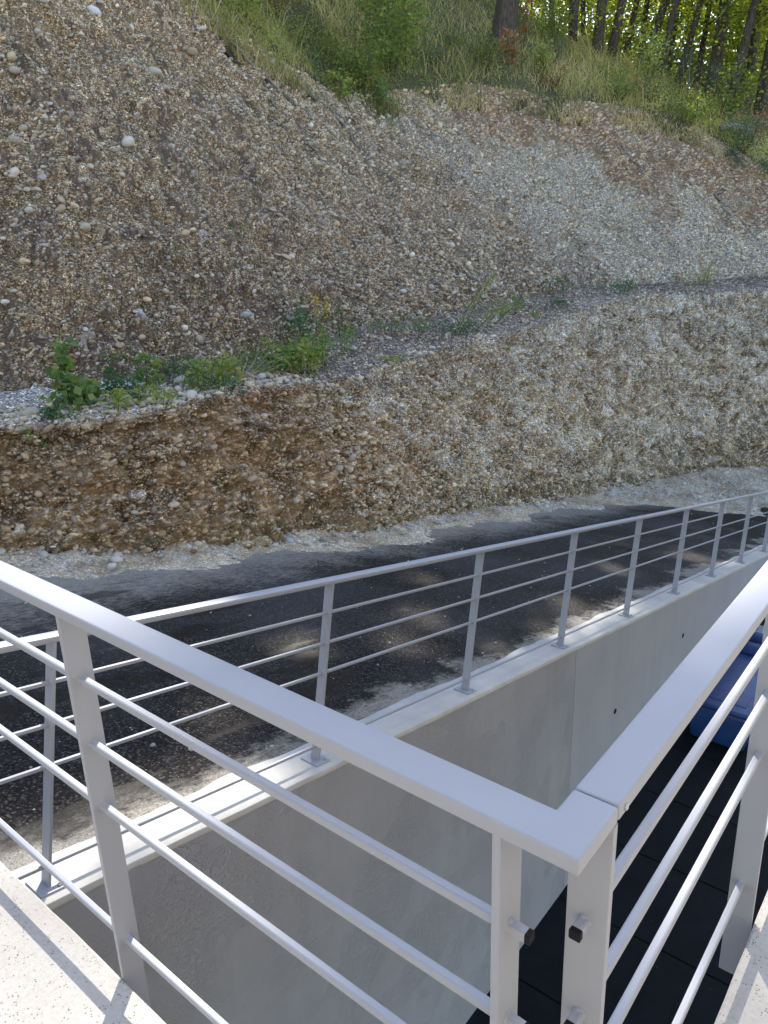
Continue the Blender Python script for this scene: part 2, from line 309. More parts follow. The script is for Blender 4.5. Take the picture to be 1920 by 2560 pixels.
def ground_at(x, y):
    """hill height under a plan position"""
    q = (CS[:, 0]-x)**2 + (CS[:, 1]-y)**2; best = None
    for t in np.linspace(10, 40, 600):
        d = (np.array([x, y]) - cpt(t)) @ cnr(t); e = np.linalg.norm(cpt(t) + cnr(t)*d - (x, y))
        if d > 0 and (best is None or e < best[0]): best = (e, t, d)
    return surf(best[1], best[2])[0]

# ------------------------------------------------------------------ cliff
STONE = [(0, (.44, .43, .42)), (.15, (.62, .59, .54)), (.35, (.54, .46, .35)), (.55, (.62, .52, .37)), (.72, (.44, .34, .22)), (.85, (.38, .39, .41)), (.93, (.70, .66, .58)), (1, (.28, .18, .13))]
def grid_faces(nu, nv):
    i = np.arange(nu-1)[:, None]*nv + np.arange(nv-1)[None]; i = i.ravel(); return np.c_[i, i+nv, i+nv+1, i+1]
def zone_grey(t, d, z):
    """0 brown matrix .. 1 pale grey matrix (geology)"""
    return t, d, z
ts = np.r_[np.arange(4, 10.6, .3), np.arange(10.6, 32.6, .027), np.arange(32.6, 42, .3)]
R = [rowp(i, ts)[0] for i in range(4)]
vA = np.linspace(0, 1, 120, endpoint=False); vB = np.linspace(0, 1, 40, endpoint=False); vC = np.linspace(0, 1, 215)
def lerp(a, b, v): return a[:, None, :]*(1-v)[None, :, None] + b[:, None, :]*v[None, :, None]
gA = lerp(R[0], R[1], vA); gB = lerp(R[1], R[2], vB); gC = lerp(R[2], R[3], vC)
# lower face: pulled in a little at mid height; upper slope: concave, steeper at the top
nn = cnr(ts); gA[:, :, :2] += nn[:, None, :]*(.10*np.sin(vA*math.pi))[None, :, None]
gC[:, :, 2] -= (.55*np.sin(vC*math.pi))[None]
G = np.concatenate([gA, gB, gC], 1); nu, nv = G.shape[:2]
VV = np.concatenate([vA, 1+vB, 2+vC]); Tm = np.repeat(ts, nv); Vm = np.tile(VV, nu)
# relief of the big buttress running down the middle of the upper slope
vc = np.clip(Vm-2, 0, 1); tr = 24.2 + (1-vc)*3.3
isC = Vm >= 2; moreA = np.where((Vm < 1) & (Tm > 16), 1.7, 1.)
but = np.where(isC, np.exp(-((Tm-tr)/1.5)**2)*np.sin(np.clip(vc, 0, 1)*math.pi)*.35, 0)
du = np.gradient(G, axis=0); dv = np.gradient(G, axis=1); NN = np.cross(du, dv); NN /= np.linalg.norm(NN, axis=2)[:, :, None] + 1e-9
NN *= -1 if NN[:, :, 0].mean() < 0 else 1
kk = np.ones(15)/15
for ax in (1,):
    NN = np.apply_along_axis(lambda q: np.convolve(np.pad(q, 7, 'edge'), kk, 'valid'), ax, NN)
NN /= np.linalg.norm(NN, axis=2)[:, :, None]
P = G.reshape(-1, 3); Nn = NN.reshape(-1, 3)
wA = np.where(Vm < 1, 1, 0.); wB = np.where((Vm >= 1) & (Vm < 2), 1, 0.); wC = np.where(isC, 1, 0.)
edge = np.exp(-((Vm-1)/.12)**2)
h = but + (wA+wC)*.10*fbm(P*.9, 3, 3) + (wA*.07 + wC*.05 + wB*.02)*fbm(P*3.2, 4, 9) + .018*vnoise(P*19)*(wA+wC) + .044*fbm(P*10, 3, 21)*(wA*1.2 + wC*.9 + wB*.5) - .05*wA*moreA*smst(.15, .5, fbm(P*np.array([9, 9, 7]), 3, 23))
h += wC*(.045*fbm(P*np.array([6, 6, 1.1]), 3, 31) + .07*fbm(P*np.array([2.1, 2.1, .35]), 3, 33)) - wA*.055*np.exp(-((Vm-.9)/.06)**2)*(Tm < 18) + .05*wA*fbm(P*np.array([1.5, 1.5, 5]), 3, 35)
pit = smst(.15, .6, fbm(P*np.array([4.5, 4.5, 6]), 3, 77)); h -= wA*.07*pit*smst(0, .2, Vm)
vz = np.array([1, 1, 1.7])
stone = np.zeros(len(P)); sid = np.zeros(len(P))
for sc, dens, seed in ((.24, .06, 100), (.12, .24, 200), (.07, .42, 300)):
    d_, i1, i2 = voro(P/sc*vz, seed); rad = .30 + .22*i2; on = (i1 < dens*moreA) & (d_ < rad)
    dome = np.sqrt(np.clip(1-(d_/rad)**2, 0, 1)); amp = sc*.30
    up = on & (dome*amp > 0); h = np.where(up, h + dome*amp, h - np.where(i1 < dens, .10*sc*np.clip(1-(d_-rad)/.15, 0, 1), 0))
    stone = np.where(on & (dome > .3), 1, stone); sid = np.where(on & (dome > .3), np.abs(i2*7.3 + i1*3.1) % 1, sid)
h = np.clip(h, -.3, .55)*(1-.9*smst(2.9, 3, Vm))
P2 = P + Nn*h[:, None]
# colour of the matrix
nz = fbm(P*.7, 4, 41); nf = fbm(P*4, 4, 43); br = np.array([.345, .25, .15]); gy = np.array([.62, .56, .46]); og = np.array([.375, .255, .145]); dk = np.array([.13, .092, .062]); ol = np.array([.25, .205, .115]); wh = np.array([.66, .61, .53])
gA_ = smst(15.2, 18.6, Tm + 1.2*nz + (Vm-.5)*2.6)              # lower face: brown on the left, grey right
colA = br*(1-gA_[:, None]) + gy*gA_[:, None]
ogA = smst(.15, .75, nz*1.1 + .35*np.exp(-((Tm-15.6)/2.2)**2)*smst(.1, .8, Vm) + .35*nf)*np.where(Tm > 18, .75, .9); ogA = ogA*.6; colA = colA*(1-ogA[:, None]) + og*ogA[:, None]
chk = smst(.05, .55, fbm(P*1.9, 4, 45))*gA_*wA; colA = colA*(1-.7*chk[:, None]) + np.array([.82, .78, .69])*.7*chk[:, None]
hol = smst(.15, .5, fbm(P*np.array([9, 9, 7]), 3, 23))*wA*gA_; colA = colA*(1-.6*hol[:, None]) + np.array([.24, .17, .10])*.6*hol[:, None]
foot = 1-smst(.05, .34, Vm + .12*nf); colA = colA*(1-.8*foot[:, None]) + ol*.8*foot[:, None]
top = smst(.72, .95, Vm + .1*nf)*smst(15.5, 17.5, Tm); colA = colA*(1-.5*top[:, None]) + wh*.5*top[:, None]
lt = smst(.965, .99, Vm+.02*nf)*(Tm < 13.6)*(Vm < 1.5)
colB = np.where((Tm < 13.4)[:, None], wh, np.array([.27, .21, .16])); fr = np.clip(1-(Vm-1)/.35 + .4*nf, 0, 1)*.7; colB = colB*(1-fr[:, None]) + np.array([.48, .43, .36])*fr[:, None]
redb = smst(0, .5, nz + .3*nf)*(Tm > 15.5); colB = colB*(1-.5*redb[:, None]) + np.array([.115, .075, .055])*.5*redb[:, None]
gC_ = smst(-2.2, 2.0, Tm - tr + 2.2*nz + .8*nf); bandtop = smst(.50, .92, vc + .28*nz + .1*nf)*smst(21.5, 26.5, Tm + 1.2*nz)
colC = np.array([.40, .285, .165])*(1-gC_[:, None]) + np.array([.56, .50, .40])*gC_[:, None]
low = smst(.0, .35, .45-vc + .2*nz)*(1-gC_); colC = colC*(1-.75*low[:, None]) + np.array([.215, .16, .095])*.75*low[:, None]
colC = colC*(1-bandtop[:, None]) + np.array([.29, .19, .115])*bandtop[:, None]
stv = smst(.05, .75, fbm(P*np.array([5, 5, .8]), 4, 51) + .25*nf)*np.where(gC_ > .5, .35, .8); colC = colC*(1-stv[:, None]) + np.array([.105, .07, .052])*stv[:, None]
ridge = np.exp(-((Tm-tr-.2)/.55)**2); colC = colC*(1-.35*ridge[:, None]) + np.array([.45, .43, .40])*.35*ridge[:, None]
col = colA*wA[:, None] + colB*wB[:, None] + colC*wC[:, None]; col = col*(1-lt[:, None]) + wh*lt[:, None]
sc_ = ramp(sid, STONE)*[1.04, .985, .88]; dirt = (.35 + .35*smst(-.3, .6, nf))[:, None]; dirt = np.where((gA_ > .5)[:, None] & (wA > 0)[:, None], dirt*.6, dirt); sc_ = sc_*(1-dirt) + col*dirt*1.15
col = np.where(stone[:, None] > 0, sc_*1.3, col*.84); col = np.clip(col*(1 + .14*nf[:, None]), .02, .8)
gran = np.clip(.95 - wA*(1-gA_)*.55*smst(-.5, .3, nf) - wA*gA_*.3*smst(-.1, .5, nf) - wC*.45*smst(-.1, .7, stv) - wC*bandtop*.35, .12, 1)
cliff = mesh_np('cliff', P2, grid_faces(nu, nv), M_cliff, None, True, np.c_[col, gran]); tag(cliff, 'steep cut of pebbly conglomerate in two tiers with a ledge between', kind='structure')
PC = P2.reshape(nu, nv, 3); NC = Nn.reshape(nu, nv, 3)

# hill above the scarp
th = np.arange(0, 46, .35); rh = [rowp(i, th)[0] for i in (3, 4, 5)]
r0_ = rh[0].copy(); r0_[:, :2] -= cnr(th)*.35; r0_[:, 2] -= .75
hh = np.concatenate([lerp(r0_, rh[0], np.array([0.])), lerp(rh[0], rh[1], np.linspace(0, 1, 26, endpoint=False)), lerp(rh[1], rh[2], np.linspace(0, 1, 30))], 1)
Ph = hh.reshape(-1, 3).copy(); Ph[:, 2] += .12*fbm(Ph*np.array([.6, .6, 0]), 3, 61) - .03
# skirt so the hill is closed behind
tag(mesh_np('hillside', Ph, grid_faces(hh.shape[0], hh.shape[1]), M_hill, None, True), 'overgrown hill rising above the cut', kind='structure')
# ------------------------------------------------------------------ ground, road, yard, verge
m_ = MB(); m_.add([(-150, -150, -4.6), (150, -150, -4.6), (150, 150, -4.6), (-150, 150, -4.6)], [(0, 1, 2, 3)])
tag(m_.build('ground', M_hill), 'ground beneath the site', kind='structure')
ys = np.r_[np.arange(-12, 19, .25), np.arange(19, 26, .5)]; xs = np.linspace(-8.6, -2.75, 28)
g = np.stack(np.meshgrid(ys, xs, indexing='ij'), -1).reshape(-1, 2); z = road_z(g[:, 0]); z = np.where(g[:, 0] > 18.6, z+.012, z)
tag(mesh_np('road', np.c_[g[:, 1], g[:, 0], z], grid_faces(len(ys), len(xs)), M_road, None, True), 'sloping black asphalt road between the cliff and the concrete wall', kind='structure')
m_ = MB()
jw = .008
yl = [-8 + .36 + k for k in range(0, 34)]
for a_, b_ in zip(yl[:-1], yl[1:]): m_.add([(-2.46, a_+jw, -4.112), (12, a_+jw, -4.112), (12, b_-jw, -4.112), (-2.46, b_-jw, -4.112)], [(0, 1, 2, 3)])
m_.add([(-2.46, -8, -4.122), (12, -8, -4.122), (12, 26, -4.122), (-2.46, 26, -4.122)], [(0, 1, 2, 3)])
tag(m_.build('yard_floor', M_yard), 'dark jointed paving at the bottom of the sunken yard', kind='structure')
# gravel verge along the cliff foot: a low rough bank
tv = np.r_[np.arange(6, 10.5, .3), np.arange(10.5, 33, .05), np.arange(33, 42, .3)]; dv_ = np.linspace(0, 1, 40)
wv = .66 + .22*np.sin(tv*1.7) + .16*np.sin(tv*3.9+1) + 2.4*smst(23.5, 27.5, tv)*(1 - .3*smst(29, 33, tv))
pv = cpt(tv)[:, None, :] + cnr(tv)[:, None, :]*(.30 - (wv[:, None]+.30)*dv_[None])[:, :, None]
Pv = np.c_[pv.reshape(-1, 2), np.zeros(pv.shape[0]*40)]; dd = np.tile(dv_, len(tv)); tt = np.repeat(tv, 40)
hgt = .14 + .16*smst(22, 27, tt); prof = hgt*(1-dd)**1.3 - .012 + .035*(1-dd)*fbm(Pv*np.array([5, 5, 0]), 4, 5)
Pv[:, 2] = road_z(Pv[:, 1]) + np.where(Pv[:, 1] > 18.6, .012, 0) + prof + .02*fbm(Pv*14, 3, 6)*smst(1, .8, dd)
cv = ramp(np.clip(.5 + .6*fbm(Pv*2.5, 4, 8), 0, 1), [(0, (.36, .29, .19)), (.5, (.54, .46, .33)), (1, (.64, .57, .44))])
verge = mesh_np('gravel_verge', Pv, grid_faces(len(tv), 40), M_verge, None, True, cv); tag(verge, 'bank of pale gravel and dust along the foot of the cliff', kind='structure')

# ------------------------------------------------------------------ terrace slabs
def slab(name, poly, zt, zb, step=.06):
    """polygon slab with slightly ragged arris"""
    pts = []
    for i in range(len(poly)):
        a = np.array(poly[i], float); b_ = np.array(poly[(i+1) % len(poly)], float); L = np.linalg.norm(b_-a); k = max(1, int(L/step)) if L < 20 else 40
        dirn = (b_-a)/L; nr = np.array([dirn[1], -dirn[0]])
        for q in range(k):
            p = a + (b_-a)*q/k; j = 0 if q == 0 else .0022*vnoise(np.array([[p[0]*9, p[1]*9, 3.3]]))[0] + .0015*vnoise(np.array([[p[0]*31, p[1]*31, 1.3]]))[0]
            pts.append((p + nr*j, nr))
    k = len(pts); V = [(p[0]-n_[0]*.006, p[1]-n_[1]*.006, zt) for p, n_ in pts] + [(p[0], p[1], zt-.006) for p, n_ in pts] + [(p[0], p[1], zb) for p, n_ in pts]
    me = bpy.data.meshes.new(name); F = [tuple(range(k))] + [(i, k+i, k+(i+1) % k, (i+1) % k) for i in range(k)] + [(k+i, 2*k+i, 2*k+(i+1) % k, k+(i+1) % k) for i in range(k)] + [tuple(range(3*k-1, 2*k-1, -1))]
    me.from_pydata(V, [], F); me.materials.append(M_slab); o = bpy.data.objects.new(name, me); COL.objects.link(o); return o
tag(slab('terrace', [(-2.44, -9), (9, -9), (9, 15), (-.26, 15), (-.26, .65), (-2.44, .65)], 0, -.30), 'pale speckled concrete terrace edging the sunken yard', kind='structure')

# pale rendered building added out of view to throw warm light on the posts
M_rend, n, b = mat('pale_render', (.66, .60, .50), .9); v = coord(n); n.links.new(cr(n, noise(n, v, 4, 5, .6), [(.3, (.60, .55, .46)), (.7, (.70, .64, .54))]), b.inputs['Base Color']); bump(n, b, noise(n, v, 120, 3), .4, .003)
M_glass, n, b = mat('window_glass', (.04, .05, .06), .05)
bd = empty('bounce_building', (1, -4.6, 0)); tag(bd, 'pale rendered building added unseen behind the viewpoint to warm the posts with bounced light', 'bounce_building')
def bounce_facade(org, ud, nd, holes, U, H):
    """rendered wall with window openings; org corner, ud along, nd outward"""
    ud, nd = np.array(ud, float), np.array(nd, float); us = sorted({0, U, *[h[0] for h in holes], *[h[0]+h[2] for h in holes]}); zs = sorted({0, H, *[h[1] for h in holes], *[h[1]+h[3] for h in holes]})
    m_ = MB()
    for a_, b_ in zip(us[:-1], us[1:]):
        for c_, d_ in zip(zs[:-1], zs[1:]):
            if any(h[0] <= a_ < h[0]+h[2] and h[1] <= c_ < h[1]+h[3] for h in holes): continue
            m_.prism(np.array(org) + ud*(a_+b_)/2 - nd*.15 + [0, 0, (c_+d_)/2], ud, nd, (0, 0, 1), (b_-a_)/2, .15, (d_-c_)/2)
    m_.build('wall', M_rend, bd)
    for u0, z0, w, h in holes:
        c = np.array(org) + ud*(u0+w/2) - nd*.12 + [0, 0, z0+h/2]; m_ = MB()
        for du, dz, hu, hz in ((0, h/2-.03, w/2, .03), (0, -h/2+.03, w/2, .03), (w/2-.03, 0, .03, h/2-.06), (-w/2+.03, 0, .03, h/2-.06), (0, 0, .02, h/2-.06)): m_.prism(c + ud*du + [0, 0, dz], ud, nd, (0, 0, 1), hu, .03, hz)
        w_ = m_.build('window_frame', M_pale, bd); m_ = MB(); m_.prism(c - nd*.005, ud, nd, (0, 0, 1), w/2-.06, .006, h/2-.06); p_ = m_.build('pane', M_glass); p_.parent = w_; p_.data.transform(Matrix.Translation(-Vector(bd.location)))
bounce_facade((-5, -4.6, 0), (1, 0, 0), (0, 1, 0), [(1.8, .9, 1.8, 1.4), (5.4, .9, 1.8, 1.4), (1.8, 3.7, 1.8, 1.4), (5.4, 3.7, 1.8, 1.4)], 8.2, 6.4)
bounce_facade((3.2, -4.6, 0), (0, 1, 0), (-1, 0, 0), [(2, .9, 1.6, 1.4), (7, .9, 1.6, 1.4), (2, 3.7, 1.6, 1.4), (7, 3.7, 1.6, 1.4), (14.05, 3.9, 1.05, 1.5), (17, .9, 1.4, 1.4)], 20, 6.4)

# ------------------------------------------------------------------ concrete retaining wall under the far railing
wall = empty('retaining_wall', (-2.6, 5, -2)); tag(wall, 'long grey concrete retaining wall with a pale sloping coping between road and sunken yard', 'wall')
def wallseg(name, y0, y1, M, x1=-2.46):
    m_ = MB(); k = max(2, int((y1-y0)/.5)); yy = np.linspace(y0, y1, k); V = []
    for y in yy:
        zt = max(-.414-.198*y, -4.1) - .03; V += [(x1, y, -4.16), (x1, y, zt), (-2.76, y, zt), (-2.76, y, -4.3)]
    Q = [(4*i+j, 4*i+(j+1) % 4, 4*i+4+(j+1) % 4, 4*i+4+j) for i in range(k-1) for j in range(4)] + [(3, 2, 1, 0), tuple(4*(k-1)+j for j in range(4))]
    m_.add(V, Q); return m_.build(name, M, wall)
wallseg('wall_panel', -8, 5.482, M_wallA); wallseg('wall_panel', 5.488, 11.9, M_wallB, -2.4605); wallseg('wall_panel', 11.906, 18.5, M_wallB)
# coping with a slightly ragged inner edge
yy = np.arange(-8, 18.4, .03); k = len(yy); j1 = .0035*fbm(np.c_[yy*5, yy*0, yy*0], 3, 2); j2 = .02*fbm(np.c_[yy*3, yy*0+4, yy*0], 4, 2); zc = -.414-.198*yy
V = np.concatenate([np.c_[-2.457+j1, yy, zc-.034], np.c_[-2.457+j1, yy, zc-.004], np.c_[-2.461+j1, yy, zc], np.c_[-2.6+0*yy, yy, zc+.0], np.c_[-2.742+j2, yy, zc-.001], np.c_[-2.765+j2, yy, zc-.05]])
i = np.arange(k-1); F = np.concatenate([np.c_[r*k+i, r*k+i+1, (r+1)*k+i+1, (r+1)*k+i] for r in range(5)])
mesh_np('coping', V, F, M_cap, wall, True)
for hy, hz in ((8.489, -4.288+1.638), (6.477, -4.292+1.638)):
    m_ = MB(); m_.tube([(-2.4592, hy, hz), (-2.455, hy, hz)], [.030, .027], 14); m_.build('tie_hole', M_black, wall, True)

# ------------------------------------------------------------------ railings
X_, Y_, Z_ = np.eye(3)
def bar(m_, a, b_, w, z=None, bev=.002):
    a = np.asarray(a, float); b_ = np.asarray(b_, float); d = b_-a; L = np.linalg.norm(d); d /= L
    up = Z_ if z is None else z; s_ = np.cross(d, up); s_ /= np.linalg.norm(s_); u = np.cross(s_, d); m_.prism((a+b_)/2, d, s_, u, L/2, w/2, w/2, bev)
RZ = (.822, .660, .492, .102)
# left near railing incl. the mitred corner piece of its handrail
rl = empty('guard_railing', (-1.2, .68, 0)); tag(rl, 'pale grey metal railing along the near terrace edge, crossing from left to the front corner', 'railing', 'grey metal railings round the sunken yard')
z0, z1 = .984, 1.008
V = []; poly = [(-4.2, .646), (-.274, .646), (-.274, .756), (-.333, .756), (-.333, .708), (-4.2, .708)]
def rail_poly(poly, name, parent, bev=.004):
    import bmesh
    bm = bmesh.new(); vs = [bm.verts.new((x, y, z0)) for x, y in poly]; f = bm.faces.new(vs); r = bmesh.ops.extrude_face_region(bm, geom=[f])
    for e in r['geom']:
        if isinstance(e, bmesh.types.BMVert): e.co.z = z1
    bmesh.ops.recalc_face_normals(bm, faces=bm.faces)
    bmesh.ops.bevel(bm, geom=[e for e in bm.edges], offset=bev, segments=3, profile=.6, affect='EDGES')
    me = bpy.data.meshes.new(name); bm.to_mesh(me); bm.free(); me.materials.append(M_rail); o = bpy.data.objects.new(name, me); COL.objects.link(o); o.parent = parent
    me.transform(Matrix.Translation(-Vector(parent.location))); smooth_by_angle(o); return o
rail_poly(poly, 'handrail', rl)
for xp in (-.384, -1.438, -2.492, -3.546):
    m_ = MB(); m_.box(xp-.006, xp+.006, .6525, .709, -.24 if xp > -3 else 0, z0, .0015, 'z'); p = m_.build('post', M_rail, rl)
for zz in RZ:
    m_ = MB(); bar(m_, (-4.2, .679, zz), (-.352, .679, zz), .0165, None, .004); r = m_.build('rail', M_rail, rl)
    m_ = MB(); m_.box(-.352, -.345, .6715, .6865, zz-.0075, zz+.0075, .002, 'x'); c = m_.build('end_cap', M_black); c.parent = r; c.data.transform(Matrix.Translation(-Vector(rl.location)))
# small weld fillets where rails meet posts
for xp in (-.384, -1.438):
    for zz in RZ: m_ = MB(); m_.tube([(xp+s_, .679, zz) for s_ in (-.012, -.0085, -.006, .006, .0085, .012)], [.0085, .0098, .0112, .0112, .0098, .0085], 10); m_.build('weld', M_rail, rl, True)
# right near railing
rr = empty('guard_railing', (-.3, 3, 0)); tag(rr, 'pale grey metal railing running away on the right from the corner joint', 'railing', 'grey metal railings round the sunken yard')
rail_poly([(-.333, .7585), (-.274, .7585), (-.274, 8.2), (-.333, 8.2)], 'handrail', rr)
for yp in (.751, 1.761, 2.79, 3.82, 4.85, 5.88, 6.91, 7.94):
    m_ = MB(); m_.box(-.3305, -.2735 if yp < 1 else -.2675, yp-.006, yp+.006, -.20, z0, .0015, 'z'); m_.build('post', M_rail, rr)
for zz in RZ:
    m_ = MB(); bar(m_, (-.304, .722, zz), (-.304, 8.1, zz), .0165, None, .004); r = m_.build('rail', M_rail, rr)
    m_ = MB(); m_.box(-.3120, -.2960, .715, .722, zz-.0075, zz+.0075, .002, 'y'); c = m_.build('end_cap', M_black); c.parent = r; c.data.transform(Matrix.Translation(-Vector(rr.location)))
for yp in (.751, 1.761):
    for zz in RZ: m_ = MB(); m_.tube([(-.304, yp+s_, zz) for s_ in (-.012, -.0085, -.006, .006, .0085, .012)], [.0085, .0098, .0112, .0112, .0098, .0085], 10); m_.build('weld', M_rail, rr, True)
m_ = MB(); m_.tube([(-.2745, .778, .994), (-.2715, .778, .994), (-.2705, .778, .994)], [.0045, .004, .0025], 12); m_.build('screw', M_steel, rr, True)
# far railing on the sloping coping
sl_ = math.radians(11.2); DD = np.array([0, math.cos(sl_), -math.sin(sl_)]); UU = np.array([0, math.sin(sl_), math.cos(sl_)]); O = np.array([-2.56, 0, -.414])
fr_ = empty('guard_railing', tuple(O + DD*6)); tag(fr_, 'long pale grey metal railing on the concrete coping sloping down beside the black road', 'railing', 'grey metal railings round the sunken yard')
def P_(t, u, x=0): return O + DD*t + UU*u + np.array([x, 0, 0])
m_ = MB(); m_.prism(P_(6.3, 1.012), DD, X_, UU, 10.2, .03, .0125, .004); o = m_.build('handrail', M_rail, fr_); smooth_by_angle(o)
FR = (.836, .668, .500, .083)
for u in FR:
    m_ = MB(); bar(m_, P_(-3.8, u, -.003), P_(16.4, u, -.003), .016, UU, .004); m_.build('rail', M_rail, fr_)
for kx in range(-3, 11):
    t = .952 + 1.508*kx
    m_ = MB(); m_.prism(P_(t, .5035), UU, X_, DD, .4965, .029, .006, .0015); p = m_.build('post', M_rail, fr_)
    m_ = MB(); m_.prism(P_(t, .0045), X_, DD, UU, .062, .052, .0045, .001)
    for sx in (-.045, .045): m_.tube([P_(t, .009, sx)+DD*.03, P_(t, .017, sx)+DD*.03], [.009, .008], 6)
    bp = m_.build('base_plate', M_rail); bp.parent = p; bp.data.transform(Matrix.Translation(-Vector(fr_.location)))

# ------------------------------------------------------------------ blue container and pale sheets down in the yard
bc = empty('storage_container', (-1.99, 9.8, -4.112)); tag(bc, 'low blue plastic container with flat lid and two rounded ridges on the yard floor', 'container')
def rbox(name, x0, x1, y0, y1, z0_, z1_, M, parent, bev=.03, seg=3):
    import bmesh
    bm = bmesh.new(); bmesh.ops.create_cube(bm, size=1)
    for v_ in bm.verts: v_.co = Vector(((x0+x1)/2 + v_.co.x*(x1-x0), (y0+y1)/2 + v_.co.y*(y1-y0), (z0_+z1_)/2 + v_.co.z*(z1_-z0_)))
    bmesh.ops.bevel(bm, geom=list(bm.edges), offset=bev, segments=seg, profile=.5, affect='EDGES'); me = bpy.data.meshes.new(name); bm.to_mesh(me); bm.free(); me.materials.append(M)
    o = bpy.data.objects.new(name, me); COL.objects.link(o); smooth_by_angle(o, 50)
    if parent: o.parent = parent; me.transform(Matrix.Translation(-Vector(parent.location)))
    return o
rbox('body', -2.34, -1.68, 8.68, 10.95, -4.10, -3.62, M_blue, bc, .05)
rbox('lid', -2.37, -1.64, 8.64, 10.22, -3.622, -3.55, M_blue, bc, .03)
rbox('lid_panel', -2.28, -1.73, 8.80, 10.08, -3.565, -3.54, M_blue, bc, .011)
for yy_ in (10.36, 10.72):
    m_ = MB(); m_.tube([(-2.38, yy_, -3.56), (-2.36, yy_, -3.56), (-1.66, yy_, -3.56), (-1.63, yy_, -3.56)], [.10, .125, .125, .10], 20); o = m_.build('ridge', M_blue, bc); smooth_by_angle(o, 60)
ps = empty('sheet_stack', (-1.95, 11.9, -4.112)); tag(ps, 'small stack of pale sheets lying behind the blue container', 'sheets')
for q, (zx, a_) in enumerate(((-4.07, .1), (-3.96, -.2), (-3.86, .12))):
    m_ = MB(); m_.prism((-1.95+.04*q, 11.9+.1*q, zx), (math.cos(a_), math.sin(a_), .02), (-math.sin(a_), math.cos(a_), .03), (0, 0, 1), .40, .45, .025, .004); m_.build('sheet', M_pale, ps)

# ------------------------------------------------------------------ pebbles: points with an instanced stone (uncountable gravel)
def stone_mesh(name, seed, sub=2, flat=(1, .8, .55), rough=.12, M=None):
    import bmesh
    bm = bmesh.new(); bmesh.ops.create_icosphere(bm, subdivisions=sub, radius=1); co = np.array([v_.co[:] for v_ in bm.verts])
    k = 1 + rough*fbm(co*1.1 + seed*7.7, 3, seed) + .05*np.abs(fbm(co*2.3 + seed, 2, seed+3))
    for v_, s_, c_ in zip(bm.verts, k, co): v_.co = Vector(c_*s_*np.array(flat))
    for f in bm.faces: f.smooth = True
    me = bpy.data.meshes.new(name); bm.to_mesh(me); bm.free()
    if M: me.materials.append(M)
    return me
variants = bpy.data.collections.new('stone_variants')
for q in range(6):
    variants.objects.link(bpy.data.objects.new('stone_variant', stone_mesh('stone_variant', q+1, 2, (1, .72+.05*q, .42+.06*q), .16, M_peb)))
def scatter(name, P, rot, scl, colr, label):
    me = bpy.data.meshes.new(name); me.vertices.add(len(P)); me.vertices.foreach_set('co', np.asarray(P, np.float32).ravel())
    for nm, arr in (('rot', rot), ('scl', scl)):
        a_ = me.attributes.new(nm, 'FLOAT_VECTOR', 'POINT'); a_.data.foreach_set('vector', np.asarray(arr, np.float32).ravel())
    a_ = me.attributes.new('pcol', 'FLOAT_COLOR', 'POINT'); a_.data.foreach_set('color', np.c_[colr, np.ones(len(P))].astype(np.float32).ravel())
    o = bpy.data.objects.new(name, me); COL.objects.link(o); tag(o, label, kind='stuff')
    ng = bpy.data.node_groups.new(name, 'GeometryNodeTree'); ng.interface.new_socket('Geometry', in_out='INPUT', socket_type='NodeSocketGeometry'); ng.interface.new_socket('Geometry', in_out='OUTPUT', socket_type='NodeSocketGeometry')
    gi = ng.nodes.new('NodeGroupInput'); go = ng.nodes.new('NodeGroupOutput'); ip = ng.nodes.new('GeometryNodeInstanceOnPoints'); ci = ng.nodes.new('GeometryNodeCollectionInfo')
    ci.inputs['Collection'].default_value = variants; ci.inputs['Separate Children'].default_value = True; ip.inputs['Pick Instance'].default_value = True
    L = ng.links; L.new(gi.outputs[0], ip.inputs['Points']); L.new(ci.outputs[0], ip.inputs['Instance'])
    ar = ng.nodes.new('GeometryNodeInputNamedAttribute'); ar.data_type = 'FLOAT_VECTOR'; ar.inputs[0].default_value = 'rot'
    as_ = ng.nodes.new('GeometryNodeInputNamedAttribute'); as_.data_type = 'FLOAT_VECTOR'; as_.inputs[0].default_value = 'scl'
    L.new(ar.outputs[0], ip.inputs['Rotation']); L.new(as_.outputs[0], ip.inputs['Scale']); L.new(ip.outputs[0], go.inputs[0])
    md = o.modifiers.new('scatter', 'NODES'); md.node_group = ng; return o
def pick_cliff(nn_, v0, v1, dens=None, t0=10.7, t1=32.4):
    iu = np.searchsorted(ts, RNG.uniform(t0, t1, nn_)); jv = np.searchsorted(VV, RNG.uniform(v0, v1, nn_)); jv = np.clip(jv, 0, nv-2); iu = np.clip(iu, 0, nu-2)
    f = RNG.uniform(0, 1, (nn_, 2)); Pq = PC[iu, jv]*(1-f[:, :1]) + PC[iu+1, jv]*f[:, :1] + (PC[iu, jv+1]-PC[iu, jv])*f[:, 1:]
    Nq = NC[iu, jv]; return Pq, Nq, ts[iu], VV[jv], iu*nv + jv
def sizes(n_, lo, hi, p=2.6): u = RNG.uniform(0, 1, n_); return lo*(1-u*(1-(lo/hi)**p))**(-1/p)
